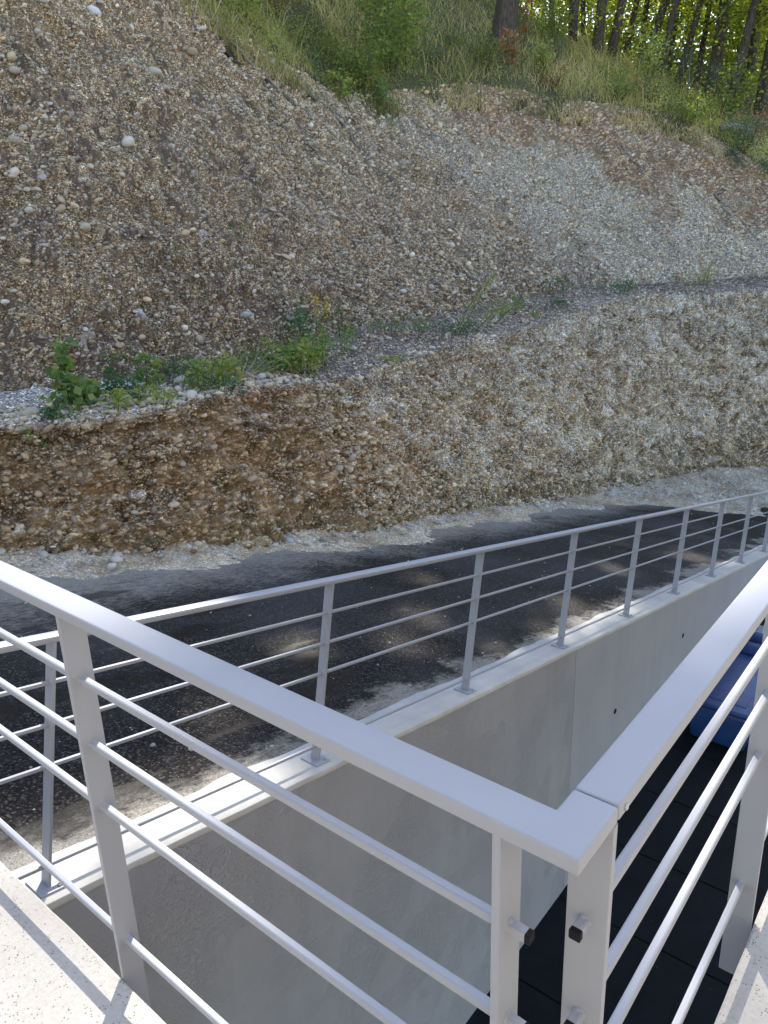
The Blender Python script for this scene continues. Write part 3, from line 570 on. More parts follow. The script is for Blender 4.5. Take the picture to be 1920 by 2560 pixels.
def stones_for(nn_, v0, v1, lo, hi, p, dirt=.3, sink=.35, t0=10.7, t1=32.4, keep=None, bright=1):
    Pq, Nq, tq, vq, idx = pick_cliff(nn_, v0, v1, None, t0, t1)
    if keep is not None: k = keep(tq, vq, Pq); Pq, Nq, tq, vq, idx = Pq[k], Nq[k], tq[k], vq[k], idx[k]
    s = sizes(len(Pq), lo, hi, p)/2; Pq = Pq + Nq*(s*(.55-sink))[:, None]
    ro = np.c_[RNG.normal(0, .35, len(Pq)), RNG.normal(.12, .35, len(Pq)), RNG.uniform(0, 6.28, len(Pq))]
    sc3 = s[:, None]*np.c_[RNG.uniform(.85, 1.25, len(Pq)), RNG.uniform(.8, 1.1, len(Pq)), RNG.uniform(.75, 1.2, len(Pq))]
    c_ = ramp(RNG.uniform(0, 1, len(Pq)), STONE)*RNG.uniform(.6, 1.25, (len(Pq), 1))*[1.06, 1., .90]; dq = np.clip(RNG.normal(dirt, .22, (len(Pq), 1)), 0, .85); c_ = (c_*(1-dq) + col[idx]*1.2*dq)*bright
    return Pq, ro, sc3, c_
def cat(L): return [np.concatenate([l[i] for l in L]) for i in range(4)]
clump = lambda sc, th, seed: (lambda t, v_, P_q: (fbm(P_q*sc, 3, seed) > th))
E1 = cat([stones_for(30000, 2.0, 3.0, .022, .11, 2.7, .28, .12), stones_for(19000, 2.0, 3.0, .028, .11, 2.6, .25, .15, t0=19), stones_for(1100, 2.0, 3.0, .08, .19, 2.8, .15, .2, t0=21), stones_for(1800, 2.0, 2.95, .05, .18, 2.6, .15, .15, t0=10.7, t1=26, keep=clump(1.2, -.1, 88)),
          stones_for(12000, .03, 1.0, .025, .12, 2.6, .5, .3), stones_for(17000, .12, 1.0, .028, .13, 2.2, .15, .12, t0=15.5, t1=32.4, keep=clump(1.6, -.25, 89))])
scatter('embedded_pebbles', *E1, 'rounded pebbles of many sizes bedded in the cliff face')
E2 = cat([stones_for(3600, 1.0, 1.75, .02, .09, 2.2, .2, .15), stones_for(1100, .98, 1.4, .03, .15, 2.2, .1, 0, t1=15.5)])
scatter('ledge_gravel', *E2, 'loose pale pebbles scattered along the ledge')
nn_ = 6500; tq = RNG.uniform(10.6, 32.5, nn_); iw = np.clip(np.searchsorted(tv, tq), 1, len(tv)-2); u_ = RNG.beta(1.2, 1.9, nn_); jw_ = np.clip((u_*39).astype(int), 0, 38)
PV = Pv.reshape(len(tv), 40, 3); Pq = PV[iw, jw_] + (PV[iw+1, jw_]-PV[iw, jw_])*RNG.uniform(0, 1, (nn_, 1)) + (PV[iw, jw_+1]-PV[iw, jw_])*RNG.uniform(0, 1, (nn_, 1))
s = sizes(nn_, .02, .13, 2.4)/2*np.where(u_ > .6, .6, 1); Pq[:, 2] += s*.15
kq = fbm(Pq*1.4, 3, 12) > -.35 + .9*(u_-.45); Pq, s = Pq[kq], s[kq]
cq = ramp(RNG.uniform(0, 1, len(s)), [(0, (.44, .45, .46)), (.3, (.56, .54, .49)), (.6, (.50, .45, .36)), (.85, (.60, .58, .54)), (.97, (.33, .30, .27)), (1, (.30, .17, .11))])*RNG.uniform(.7, 1.05, (len(s), 1))
kx = 5000; t3 = RNG.uniform(21, 32.3, kx); iw = np.searchsorted(tv, t3); jx = RNG.integers(0, 34, kx); Px = PV[iw, jx] + (PV[iw, jx+1]-PV[iw, jx])*RNG.uniform(0, 1, (kx, 1)) + (PV[iw+1, jx]-PV[iw, jx])*RNG.uniform(0, 1, (kx, 1)); kq = fbm(Px*.9, 3, 15) > -.1; Px = Px[kq]
Pq = np.r_[Pq, Px]; s = np.r_[s, sizes(len(Px), .03, .16, 2.2)/2]; cq = np.r_[cq, np.tile([.60, .56, .50], (len(Px), 1))*RNG.uniform(.6, 1.05, (len(Px), 1))]
scatter('verge_gravel', Pq, np.c_[RNG.normal(0, .25, (len(s), 2)), RNG.uniform(0, 6.28, len(s))], s[:, None]*RNG.uniform(.8, 1.2, (len(s), 3)), cq, 'loose rounded gravel spilled along the cliff foot')
# crumbs lying on the asphalt
nn_ = 600; xq = -2.85 - RNG.beta(.7, .9, nn_)*3.3; yq = RNG.uniform(.5, 17, nn_); s = sizes(nn_, .006, .035, 2.2)/2
scatter('road_crumbs', np.c_[xq, yq, road_z(yq)+s*.3], np.c_[RNG.normal(0, .25, (nn_, 2)), RNG.uniform(0, 6.28, nn_)], s[:, None]*RNG.uniform(.8, 1.2, (nn_, 3)), np.tile([.5, .47, .41], (nn_, 1))*RNG.uniform(.5, 1.1, (nn_, 1)), 'small pale stones strewn over the asphalt')

# individual cobbles: (t, d or None for verge, size, colour, label)
COB = [
 ('v', 12.05, .55, .15, (.62, .58, .50), 'largest cream cobble on the verge at far left, beside the handrail'),
 ('v', 11.95, .70, .14, (.60, .59, .56), 'round white cobble in the leftmost heap on the verge'),
 ('v', 12.6, .22, .17, (.50, .50, .46), 'long flat grey cobble tucked against the cliff foot'),
 ('v', 12.9, .40, .10, (.30, .14, .09), 'reddish brown cobble alone among pale ones on the verge'),
 ('v', 13.05, .22, .13, (.56, .52, .44), 'upright cream cobble leaning on the cliff foot'),
 ('v', 14.3, .40, .15, (.43, .46, .50), 'blue-grey oval cobble in the middle of the left verge'),
 ('v', 13.95, .32, .14, (.60, .60, .58), 'blocky white cobble left of the blue-grey one'),
 ('v', 14.55, .26, .12, (.55, .53, .47), 'pale cobble standing on end right of the blue-grey one'),
 ('v', 15.4, .42, .12, (.58, .56, .52), 'white angular cobble at the thin end of the left heap'),
 ('l', 12.55, 1.45, .19, (.60, .54, .42), 'cream egg-shaped cobble on the ledge right of the tall leafy stem'),
 ('l', 12.95, 1.40, .21, (.58, .60, .64), 'bluish white long cobble leaning on the ledge slope'),
 ('l', 13.75, 1.35, .22, (.62, .57, .46), 'long cream cobble lying flat on the ledge between plants'),
 ('l', 11.62, .75, .24, (.46, .40, .30), 'big tan boulder-like cobble in the white ledge edge at far left'),
 ('l', 13.45, .62, .19, (.56, .56, .54), 'large round grey cobble at the ledge lip'),
 ('l', 14.15, .60, .12, (.42, .27, .18), 'small reddish cobble on the ledge lip'),
 ('l', 15.0, 1.1, .20, (.60, .61, .63), 'white cobble half hidden in the leafy clump on the ledge'),
 ('l', 12.2, 1.25, .17, (.64, .63, .60), 'square white stone at the foot of the tall leafy stem'),
 ('l', 17.6, 1.5, .15, (.62, .61, .58), 'white stone right of the yellow flowering plant'),
 ('l', 19.1, .85, .14, (.60, .58, .55), 'pale stone at the ledge lip right of the plant clumps'),
 ('c', 16.3, 2.10, .26, (.42, .44, .48), 'large blue-grey cobble stuck low in the upper slope'),
 ('c', 21.0, 2.12, .24, (.62, .62, .60), 'bright white cobble low on the upper slope near the arching stems'),
 ('c', 13.9, 2.12, .24, (.40, .43, .48), 'blue-grey cobble pair stone sticking out above the left ledge'),
 ('c', 13.6, 2.30, .30, (.48, .42, .31), 'rounded tan cobble jutting from the left of the upper slope'),
 ('c', 16.4, 2.78, .36, (.64, .63, .64), 'long white cobble upright high in the upper left slope'),
 ('c', 15.6, 2.50, .38, (.60, .55, .46), 'big triangular cream boulder in the left of the upper slope'),
 ('c', 17.3, 2.70, .40, (.46, .41, .31), 'large tan cobble embedded in the upper slope'),
 ('c', 18.6, 2.80, .34, (.36, .28, .17), 'brown overhanging cobble high in the upper slope'),
 ('c', 12.4, .32, .15, (.50, .49, .47), 'white egg-like cobble low in the brown cliff face'),
 ('c', 14.6, .28, .17, (.52, .47, .40), 'cream cobble protruding low in the brown cliff face'),
 ('c', 13.1, .62, .18, (.50, .46, .40), 'pale cobble in the brown cliff face under the ledge'),
 ('c', 24.9, .80, .20, (.60, .57, .45), 'cream oval cobble high in the grey cliff face'),
 ('c', 24.4, .72, .22, (.58, .58, .54), 'white oval cobble below the cream one in the grey cliff face')]
for q, (kd, t, w_, sz, cc, lab) in enumerate(COB):
    if kd == 'v': iu = np.searchsorted(tv, t); p = PV[iu, min(38, int(w_*39))] + np.array([0, 0, sz*.16])
    elif kd == 'l':
        P_1, d1_ = rowp(1, [t]); P_2, d2_ = rowp(2, [t]); f = np.clip((w_-d1_[0])/(d2_[0]-d1_[0]), 0, 1); p = PC[np.searchsorted(ts, t), np.searchsorted(VV, 1+f)] + np.array([0, 0, sz*.16])
    else: iu, jv = np.searchsorted(ts, t), np.searchsorted(VV, w_); p = PC[iu, jv] + NC[iu, jv]*sz*.14
    o = bpy.data.objects.new('cobble', stone_mesh('cobble', 30+q, 3, (1, .78, .6), .10, stonemat('cobble_stone', cc))); COL.objects.link(o)
    o.location = p; sz = sz*(.62 if kd == 'c' else .85); o.scale = (sz*.5,)*3; o.rotation_euler = (random.uniform(-.4, .4), random.uniform(-.4, .4), random.uniform(0, 6.28)); tag(o, lab, 'stone')

# ------------------------------------------------------------------ leaves, grass
def leaf_quads(C, size, up=None, aspect=1.7, droop=0.3, facing=None):
    """one folded diamond leaf (4 verts, 2 tris -> quad) per centre"""
    k = len(C); d = RNG.normal(0, 1, (k, 3)); d[:, 2] = d[:, 2]*.45 - droop
    if facing is not None: d = d + facing
    d /= np.linalg.norm(d, axis=1)[:, None]; r = RNG.normal(0, 1, (k, 3)); s_ = np.cross(d, r); s_ /= np.linalg.norm(s_, axis=1)[:, None]; nr = np.cross(d, s_)
    L = (size*RNG.uniform(.6, 1.25, k))[:, None] if np.ndim(size) == 0 else (size*RNG.uniform(.7, 1.2, k))[:, None]; w = L/aspect/2
    V = np.stack([C, C + d*L*.45 + s_*w + nr*w*.25, C + d*L, C + d*L*.45 - s_*w + nr*w*.25], 1).reshape(-1, 3); F = np.arange(4*k).reshape(k, 4); return V, F
def leaves_obj(name, C, size, mat_, parent, shade=None, aspect=1.7, droop=.3):
    V, F = leaf_quads(C, size, aspect=aspect, droop=droop); a_ = RNG.beta(1.6, 2.2, len(C)) if shade is None else shade
    return mesh_np(name, V, F, mat_, parent, False, np.repeat(a_, 4)[:, None]*np.ones(3))

def herb(name, label, cat_, t, d, height, spread, nstem, nleaf, lsize, lm, lean=(0, 0, 0), flower=0, asp=1.6, base=None, group=None, droop=.2):
    p = surf(t, d)[0] if base is None else np.array(base, float)
    if base is None and d < 3.2:
        fA = rowp(1, [t])[1][0]; fB = rowp(2, [t])[1][0]; p = PC[np.searchsorted(ts, t), min(nv-1, np.searchsorted(VV, 1+np.clip((d-fA)/(fB-fA), 0, 1.2)))]
    e = empty(name, tuple(p)); tag(e, label, cat_, group); m_ = MB(); C = []; fl = []
    for s_ in range(nstem):
        a0 = random.uniform(0, 6.28); r0 = spread*math.sqrt(random.random())*.5; b0 = np.array([r0*math.cos(a0), r0*math.sin(a0), -.02]); hh_ = height*random.uniform(.5, .85) if nstem > 1 else height
        tip = b0 + np.array([math.cos(a0)*spread*.35*random.random(), math.sin(a0)*spread*.35*random.random(), hh_]) + np.array(lean)*hh_
        k = 8; pts = np.array([p + b0 + (tip-b0)*q - np.array([0, 0, 1])*np.linalg.norm(lean)*.35*hh_*max(0, q-.4)**2*2.5 + np.array([math.sin(q*5+a0), math.cos(q*4+a0), 0])*.02*hh_ for q in np.linspace(0, 1, k)])
        m_ = MB(); m_.tube(pts, np.linspace(.0035, .0015, k)*(1 + hh_), 5); m_.build('stem', M_stem, e, True); nl = max(3, int(nleaf*1.6)//nstem)
        q = RNG.uniform(.12, 1, nl)**.9; ii = q*(k-1); i0 = np.clip(ii.astype(int), 0, k-2); base_ = pts[i0] + (pts[i0+1]-pts[i0])*(ii-i0)[:, None]
        C.append(base_ + RNG.normal(0, 1, (nl, 3))*np.array([1, 1, .5])*(spread*.24*(1.15-q) + .012)[:, None]); fl.append(pts[-1])
    C = np.concatenate(C); leaves_obj('leaves', C, lsize*1.3, lm, e, None, asp, droop)
    if flower:
        V = np.concatenate([fl[i % len(fl)] + RNG.normal(0, 1, (flower//2, 3))*np.array([.03, .03, .09]) - np.array([0, 0, .06]) for i in range(2)]); leaves_obj('flower_heads', V, .028, M_flower, e, None, 1.1)
    return e
LG = 'weeds growing on the ledge'
herb('leafy_weed', 'tallest broad-leaved green plant standing at the left end of the ledge', 'plant', 11.95, 1.0, .95, .30, 2, 60, .085, L_plant, group=LG, asp=1.15)
herb('leafy_weed', 'broad-leaved green bush round the foot of the tall left stem', 'plant', 12.12, .95, .45, .42, 7, 110, .085, L_plant, group=LG, asp=1.15)
herb('leafy_weed', 'sprig hanging over the white ledge edge at far left', 'plant', 11.72, .52, .22, .2, 3, 30, .07, L_plantg, group=LG, asp=1.3)
e_ = herb('leafy_weed', 'small sprig clinging to the brown cliff below the ledge at far left', 'plant', 11.6, .42, .32, .22, 3, 46, .065, L_plant, group=LG, asp=1.3, base=PC[np.searchsorted(ts, 11.62), 100] + NC[0, 60]*.02)
herb('leafy_weed', 'yellow-green low plant drooping at the ledge lip left of centre', 'plant', 12.42, .62, .30, .32, 5, 90, .055, L_yel, group=LG)
herb('leafy_weed', 'small blue-green plant between the tall left plant and the dark twig', 'plant', 12.55, 1.1, .34, .34, 5, 70, .06, L_plantg, group=LG)
herb('leafy_weed', 'sparse dark-stemmed plant with drooping leaves in the left group', 'plant', 12.78, 1.05, .72, .30, 2, 44, .065, L_plantg, group=LG)
herb('leafy_weed', 'dense yellow-green clump spilling over the ledge lip', 'plant', 12.95, .70, .32, .42, 9, 150, .05, L_yel, group=LG)
herb('leafy_weed', 'upright green plant with reddish stem in the middle of the left group', 'plant', 13.28, 1.2, .62, .28, 3, 70, .07, L_plant, group=LG)
herb('leafy_weed', 'fine-leaved green clump behind the white stones', 'plant', 13.62, 1.5, .42, .5, 9, 190, .04, L_plantg, group=LG)
herb('leafy_weed', 'leafy plant with yellow lower leaves beside the white cobble', 'plant', 13.75, .80, .48, .3, 4, 80, .06, L_plant, group=LG)
herb('leafy_weed', 'big yellow-green bush at the right end of the left group', 'plant', 14.15, .95, .55, .50, 12, 260, .055, L_yel, group=LG)
herb('leafy_weed', 'feathery dark green tuft under the yellow-green bush', 'plant', 14.0, .68, .34, .4, 10, 220, .03, L_plantg, group=LG)
herb('leafy_weed', 'low green patch left of the large central clump', 'plant', 14.9, 1.35, .28, .5, 8, 110, .05, L_plant, group=LG)
herb('leafy_weed', 'wide light green clump, left part of the large central group', 'plant', 15.35, 1.35, .62, .62, 14, 300, .06, L_plant, group=LG)
herb('leafy_weed', 'wide yellowish clump in the centre of the large central group', 'plant', 15.8, 1.15, .55, .60, 14, 300, .055, L_yel, group=LG)
herb('leafy_weed', 'green clump at the right of the large central group', 'plant', 16.3, 1.3, .60, .55, 12, 240, .055, L_plant, group=LG)
herb('goldenrod', 'tall plant with golden yellow flower spikes at the centre of the ledge', 'plant', 16.75, 1.5, 1.05, .26, 4, 90, .05, L_plant, flower=110, asp=3)
herb('leafy_weed', 'upright light green plant right of the yellow flowers', 'plant', 17.25, 1.45, .62, .36, 5, 70, .055, L_plant, group=LG)
herb('leafy_weed', 'thin bluish plant growing up behind the yellow flowers', 'plant', 16.9, 2.2, .9, .4, 6, 130, .05, L_plantg, group=LG)
herb('leafy_weed', 'tall thin plant against the slope right of the yellow flowers', 'plant', 18.0, 2.1, .75, .4, 4, 50, .05, L_plantg, group=LG)
herb('leafy_weed', 'low yellow-green sprawl at the ledge lip right of centre', 'plant', 17.8, .80, .16, .5, 6, 70, .05, L_yel, group=LG)
herb('leafy_weed', 'brownish green tuft behind the ledge right of centre', 'plant', 19.1, 1.9, .45, .5, 8, 80, .045, L_plant, group=LG)
herb('leafy_weed', 'wispy green tuft left of the arching stems', 'plant', 19.9, 1.6, .5, .45, 7, 70, .045, L_plant, group=LG)
herb('goldenrod', 'tall arching feathery stem bending right over the ledge', 'plant', 20.5, 1.3, 1.75, .30, 3, 260, .05, L_yel, lean=(.38, .42, 0), asp=4)
herb('goldenrod', 'second arching feathery stem, lower and leaning further right', 'plant', 20.9, 1.25, .95, .35, 4, 200, .05, L_yel, lean=(.6, .8, 0), asp=4)
herb('leafy_weed', 'green tuft at the root of the arching stems', 'plant', 20.35, 1.2, .42, .6, 10, 170, .04, L_plantg, group=LG)
herb('goldenrod', 'third feathery stem leaning right at the middle of the right ledge', 'plant', 21.9, 1.5, .95, .3, 3, 150, .045, L_yel, lean=(.7, .9, 0), asp=4)
herb('leafy_weed', 'small bright green tuft on the right part of the ledge', 'plant', 23.0, 1.7, .45, .4, 7, 90, .05, L_plant, group=LG)
herb('leafy_weed', 'tiny yellowish plant at the right ledge lip', 'plant', 23.5, 1.2, .28, .3, 4, 40, .045, L_yel, group=LG)
herb('leafy_weed', 'low green mat on the rising right ledge', 'plant', 24.4, 1.6, .22, 1.0, 10, 140, .045, L_plantg, group=LG)
herb('leafy_weed', 'spiky green tuft against the slope above the right ledge', 'plant', 25.9, 2.3, .7, .6, 9, 120, .05, L_plantg, group=LG)
herb('leafy_weed', 'low dark tuft near the right end of the ledge', 'plant', 27.6, 1.9, .4, 1.1, 12, 170, .05, L_plantg, group=LG)
herb('leafy_weed', 'yellowish tuft at the right end of the ledge by the frame edge', 'plant', 29.8, 2.0, .7, .8, 10, 140, .05, L_yel, group=LG)
def on_cliff(t, v_): return PC[np.searchsorted(ts, t), np.searchsorted(VV, v_)]
herb('leafy_weed', 'small dark seedling high on the upper left slope', 'plant', 0, 0, .45, .3, 3, 40, .06, L_plantg, base=on_cliff(15.6, 2.86))
herb('leafy_weed', 'tiny bright seedling in the middle of the upper left slope', 'plant', 0, 0, .25, .22, 3, 24, .05, L_plant, base=on_cliff(17.3, 2.32))
# dead twigs and dry grass
def twig(name, label, base, tips, r=.008, M=None, cat_='twig'):
    base = np.array(base, float); m_ = MB()
    for tp in tips:
        k = 7; tp = np.array(tp, float); pts = [base + tp*q + np.array([math.sin(q*7+tp[0]*9), math.cos(q*6+tp[1]*7), math.sin(q*9)])*.035*np.linalg.norm(tp)*q for q in np.linspace(0, 1, k)]; m_.tube(pts, np.linspace(r, r*.3, k), 5)
    return tag(m_.build(name, M or M_root, None, True), label, cat_)
pb = surf(24.9, 1.7)[0]; twig('dead_twig', 'dark dead twig standing up from the right ledge', pb, [(.1, .25, .75), (.3, .5, .95), (.6, .8, 1.05)], .014)
pb = PC[np.searchsorted(ts, 14.55), np.searchsorted(VV, 1.35)]
twig('dry_grass_tangle', 'tangle of pale dry stalks left of the large central clump', pb, [(random.uniform(-.4, .5), random.uniform(-.5, .7), random.uniform(.08, .45)) for _ in range(26)], .004, M_straw, 'dry grass')
# exposed roots along the scarp: (t0, v0) -> (t1, v1)
for q, (a_, b_, r, lab) in enumerate((((19.9, 2.95), (21.9, 2.80), .035, 'thick grey root snaking down the scarp at the top centre'), ((20.4, 2.84), (21.4, 2.66), .028, 'long bare root lying on the upper slope below the thick one'), ((21.6, 2.97), (22.9, 2.86), .04, 'knotted grey root stump at the scarp edge left of the grass'),
        ((22.6, 2.90), (23.1, 2.70), .03, 'short dark root hanging where the pale ridge starts'), ((24.9, 2.95), (25.6, 2.74), .025, 'dark root hanging below the middle of the scarp'), ((25.6, 2.90), (26.5, 2.76), .025, 'thin root trailing down the brown band below the stump'),
        ((27.4, 2.97), (28.2, 2.86), .02, 'thin root fringe under the grass right of the stump'), ((29.3, 2.80), (29.9, 2.62), .03, 'forked root in the orange soil on the right'), ((30.9, 2.70), (31.05, 2.50), .04, 'short grey branch stub at the far right of the slope'))):
    k = 14; m_ = MB(); tt_ = np.linspace(a_[0], b_[0], k) + np.array([.10*math.sin(i*1.3+q) for i in range(k)]); vv_ = np.linspace(a_[1], b_[1], k) + np.array([.012*math.sin(i*1.9+q*2) for i in range(k)])
    pts = [PC[np.searchsorted(ts, x), np.searchsorted(VV, min(2.99, y))] + NC[np.searchsorted(ts, x), np.searchsorted(VV, min(2.99, y))]*(r*1.2) for x, y in zip(tt_, vv_)]
    pts = np.array(pts); pts[1:-1] = (pts[:-2] + pts[1:-1]*2 + pts[2:])/4; m_.tube(pts, np.linspace(r, r*.35, k), 7)
    for j in (4, 7, 9): m_.tube([pts[j], pts[j]+np.array([.12, .1, -.10])*(1+.3*j/4), pts[j]+np.array([.18, .3, -.35])*(1+.2*j/4)], [r*.5, r*.35, r*.15], 5)
    tag(m_.build('root', M_root, None, True), lab, 'root')
m_ = MB(); pb = surf(31.3, 7.6)[0]; m_.tube([pb+(0, -.2, .25), pb+(.35, .1, .28), pb+(.8, .5, .15)], [.10, .11, .07], 9); tag(m_.build('fallen_branch', M_root, None, True), 'pale fallen branch piece lying in the scrub at the right end of the scarp', 'branch')

# grass and low weeds over the slope above the scarp (uncountable)
def veg_points(k, t0, t1, f0, f1, bias=1.0):
    t = RNG.uniform(t0, t1, k); d3 = np.interp(t, *ROW[3][0]); d4 = np.interp(t, *ROW[4][0]); f = f0 + (f1-f0)*RNG.uniform(0, 1, k)**bias; return surf(t, d3 + (d4-d3)*f), t, f
k = 52000; Pg, tg, fg = veg_points(k, 18.5, 34, -.07, 1.35, 1.25); dens = fbm(Pg*np.array([.9, .9, 0]), 3, 71); kp = (dens > -.5) | (RNG.uniform(0, 1, k) < .3); Pg, tg, fg, dens = Pg[kp], tg[kp], fg[kp], dens[kp]; k = len(Pg)
hg = RNG.uniform(.14, .50, k)*(1 + .5*dens)*np.where(fg < .03, .6, 1); hg = np.where(RNG.uniform(0, 1, k) < .10, hg*2.1, hg)
az = RNG.uniform(0, 6.28, k); ln = RNG.uniform(.05, 1.1, k); dx = np.c_[np.cos(az)*ln, np.sin(az)*ln, np.ones(k)]; sd = np.c_[-np.sin(az+.7), np.cos(az+.7), np.zeros(k)]; w0 = RNG.uniform(.005, .012, k)[:, None]*1.25
droop = np.c_[dx[:, :2]*.9, -.15*np.ones(k)]*hg[:, None]*.5
p0 = Pg - [0, 0, .05]; p1 = p0 + dx*(hg*.55)[:, None]; p2 = p1 + dx*(hg*.35)[:, None] + droop
V = np.stack([p0-sd*w0, p0+sd*w0, p1+sd*w0*.8, p1-sd*w0*.8, p2], 1).reshape(-1, 3); b0 = np.arange(k)*5; F4 = np.c_[b0, b0+1, b0+2, b0+3]; F3 = np.c_[b0+3, b0+2, b0+4]
patch = np.clip(.60 + .5*fbm(Pg*np.array([.5, .5, 0]), 3, 73) + RNG.normal(0, .22, k), 0, 1)
patch = np.where(hg > .75, np.clip(patch+.35, 0, 1), patch)
gr = mesh_np('grass', V, [F4, F3], M_grass, None, False, np.repeat(patch, 5)[:, None]*np.ones(3)); tag(gr, 'tall mixed green and straw grass covering the slope above the scarp', kind='stuff')
k = 60000; Pw, tw, fw = veg_points(k, 18.5, 34, -.05, 1.3, 1.2); dn = fbm(Pw*np.array([1.3, 1.3, 0]), 3, 81); kp = dn > -.45; Pw, dn = Pw[kp], dn[kp]; Pw[:, 2] += RNG.uniform(.05, .55, len(Pw))*(1+.5*dn)
V, F = leaf_quads(Pw, .062, aspect=1.8); wd = mesh_np('weed_cover', V, F, L_shrub, None, False, np.repeat(np.clip(.66+.5*fbm(Pw*np.array([.7, .7, 0]), 2, 83)+RNG.normal(0, .2, len(Pw)), 0, 1), 4)[:, None]*np.ones(3)); tag(wd, 'low leafy weeds mixed into the grass above the scarp', kind='stuff')

# shrubs above the scarp
def shrub(label, t, d, h_, w_, nl, ls, lm, name='shrub', nstem=7, hang=0, zoff=0, cat_='shrub'):
    p = surf(t, d)[0] + np.array([0, 0, zoff]); e = empty(name, tuple(p)); tag(e, label, cat_); m_ = MB(); C = []
    for s_ in range(nstem):
        a0 = 6.28*s_/nstem + random.uniform(-.4, .4); q = random.uniform(.5, 1); tip = np.array([math.cos(a0)*w_*.5*q, math.sin(a0)*w_*.5*q, h_*random.uniform(.6, 1)])
        if hang: tip = np.array([.45*w_*q + .2, random.uniform(-.4, .4)*w_, -h_*random.uniform(.3, 1)])
        k = 7; pts = np.array([p + tip*[s, s, (s**.7 if not hang else s**1.6)] + np.array([math.sin(s*6+a0), math.cos(s*5+a0), 0])*.05*w_ for s in np.linspace(0, 1, k)]); m_ = MB(); m_.tube(pts, np.linspace(.02, .006, k), 5); m_.build('stem', M_stem, e, True)
        nl_ = nl//nstem; ncl = max(4, nl_//14); cc_ = pts[RNG.integers(1, k, ncl)] + RNG.normal(0, 1, (ncl, 3))*np.array([w_, w_, h_])*.11
        C.append(cc_[RNG.integers(0, ncl, nl_)] + RNG.normal(0, 1, (nl_, 3))*.07*max(.6, w_))
    C = np.concatenate(C); leaves_obj('leaves', C, ls, lm, e, None, 1.9, .2); return e
shrub('large leafy bush left of the tree stump, part lit yellow', 25.3, 7.3, 2.1, 2.4, 2600, .11, L_shrub)
shrub('dark green bush crown at the top edge of the photo left of the stump', 26.3, 9.2, 2.2, 2.2, 1900, .11, L_shrub)
shrub('bushy green growth at the scarp edge left of the large bush', 24.2, 7.0, 1.2, 1.6, 1100, .10, L_shrub)
shrub('bramble trailing down over the scarp below the large bush', 24.4, 6.75, 1.35, .8, 620, .09, L_plant, 'trailing_bramble', 5, 1, .25)
shrub('yellow-green leafy spray overhanging the scarp left of the bramble', 23.1, 6.8, .9, .7, 320, .10, L_yel, 'trailing_bramble', 4, 1, .3)
shrub('yellow-leaved sapling lit by the sun beside the large bush', 25.9, 7.6, 1.8, .8, 520, .13, L_yel, 'sapling', 4, cat_='sapling')
shrub('bush with small leaves in front of the stump foot', 27.6, 7.6, .9, 1.2, 700, .08, L_shrub)
shrub('red-leaved sapling right of the stump', 28.1, 7.9, 1.1, .9, 300, .12, L_red, 'sapling', 4, cat_='sapling')
shrub('dark red shrub high at the top edge left of the stump', 27.0, 9.7, 1.0, .9, 260, .10, L_red)
shrub('pinkish leafed shoot just right of the stump top', 28.75, 9.6, 1.5, .5, 150, .13, L_red, 'sapling', 3, cat_='sapling')
shrub('yellow-green shrub right of the red sapling', 28.6, 7.9, 1.0, 1.0, 420, .11, L_yel)
shrub('silvery bare-looking shrub behind the red sapling', 29.0, 8.6, 1.0, 1.0, 380, .06, L_silver)
shrub('bright green grassy bush at the middle of the right scarp', 29.6, 7.0, .8, 1.4, 900, .08, L_shrub)
shrub('rust-coloured small shrub at the scarp right of centre', 29.95, 7.6, .8, .8, 340, .08, L_red)
shrub('dark green low bush overhanging the scarp on the right', 30.6, 6.6, .8, 1.8, 1200, .08, L_shrub)
shrub('grey-green willow-like bush at the right end of the scarp', 31.5, 6.6, 1.2, 1.9, 1500, .08, L_silver)
shrub('grey-green bush drooping over the scarp at the right frame edge', 32.1, 6.3, 1.2, 1.8, 1300, .08, L_silver)
shrub('grey-green tuft trailing down the orange soil on the right', 31.2, 6.2, .8, .7, 380, .07, L_silver, 'trailing_bramble', 4, 1, .15)
shrub('brownish dry bush behind the grey-green ones at far right', 31.9, 8.6, 1.3, 1.8, 900, .08, L_red, nstem=9)
shrub('tall green bush at the wood edge right of the stump', 29.3, 10.5, 1.6, 1.6, 1200, .10, L_shrub)
shrub('light yellow bush at the wood edge on the right', 30.6, 10.5, 1.8, 1.7, 1100, .11, L_yel)
shrub('dense bush at the wood edge by the right frame edge', 31.8, 11.0, 2.0, 2.0, 1500, .11, L_shrub)

for q, (t_, d_, lab, lm_) in enumerate(((21.2, 7.4, 'small yellowish shrub at the scarp edge in the upper left of the vegetation', L_yel), (22.2, 8.4, 'olive bush high on the slope left of the bramble', L_shrub), (23.3, 8.8, 'dry brownish bush at the top edge left of the large bush', L_red), (26.6, 7.5, 'pale dry shrub between the large bush and the stump', L_silver),
        (27.2, 8.3, 'olive shrub just left of the stump foot', L_shrub), (28.6, 7.2, 'low rusty shrub at the scarp below the stump', L_red), (29.9, 8.9, 'yellowish scrub patch in front of the slim trunks', L_yel), (30.3, 8.2, 'dull green scrub patch right of the slim trunks', L_silver), (31.1, 9.4, 'rust and green scrub in front of the leaning trunks', L_red), (31.5, 8.0, 'olive scrub left of the fallen branch', L_shrub), (32.4, 8.4, 'yellow scrub at the right frame edge above the grey-green bushes', L_yel))):
    shrub(lab, t_, d_, random.uniform(.5, 1.0), random.uniform(.9, 1.5), random.randint(380, 700), .065, lm_)
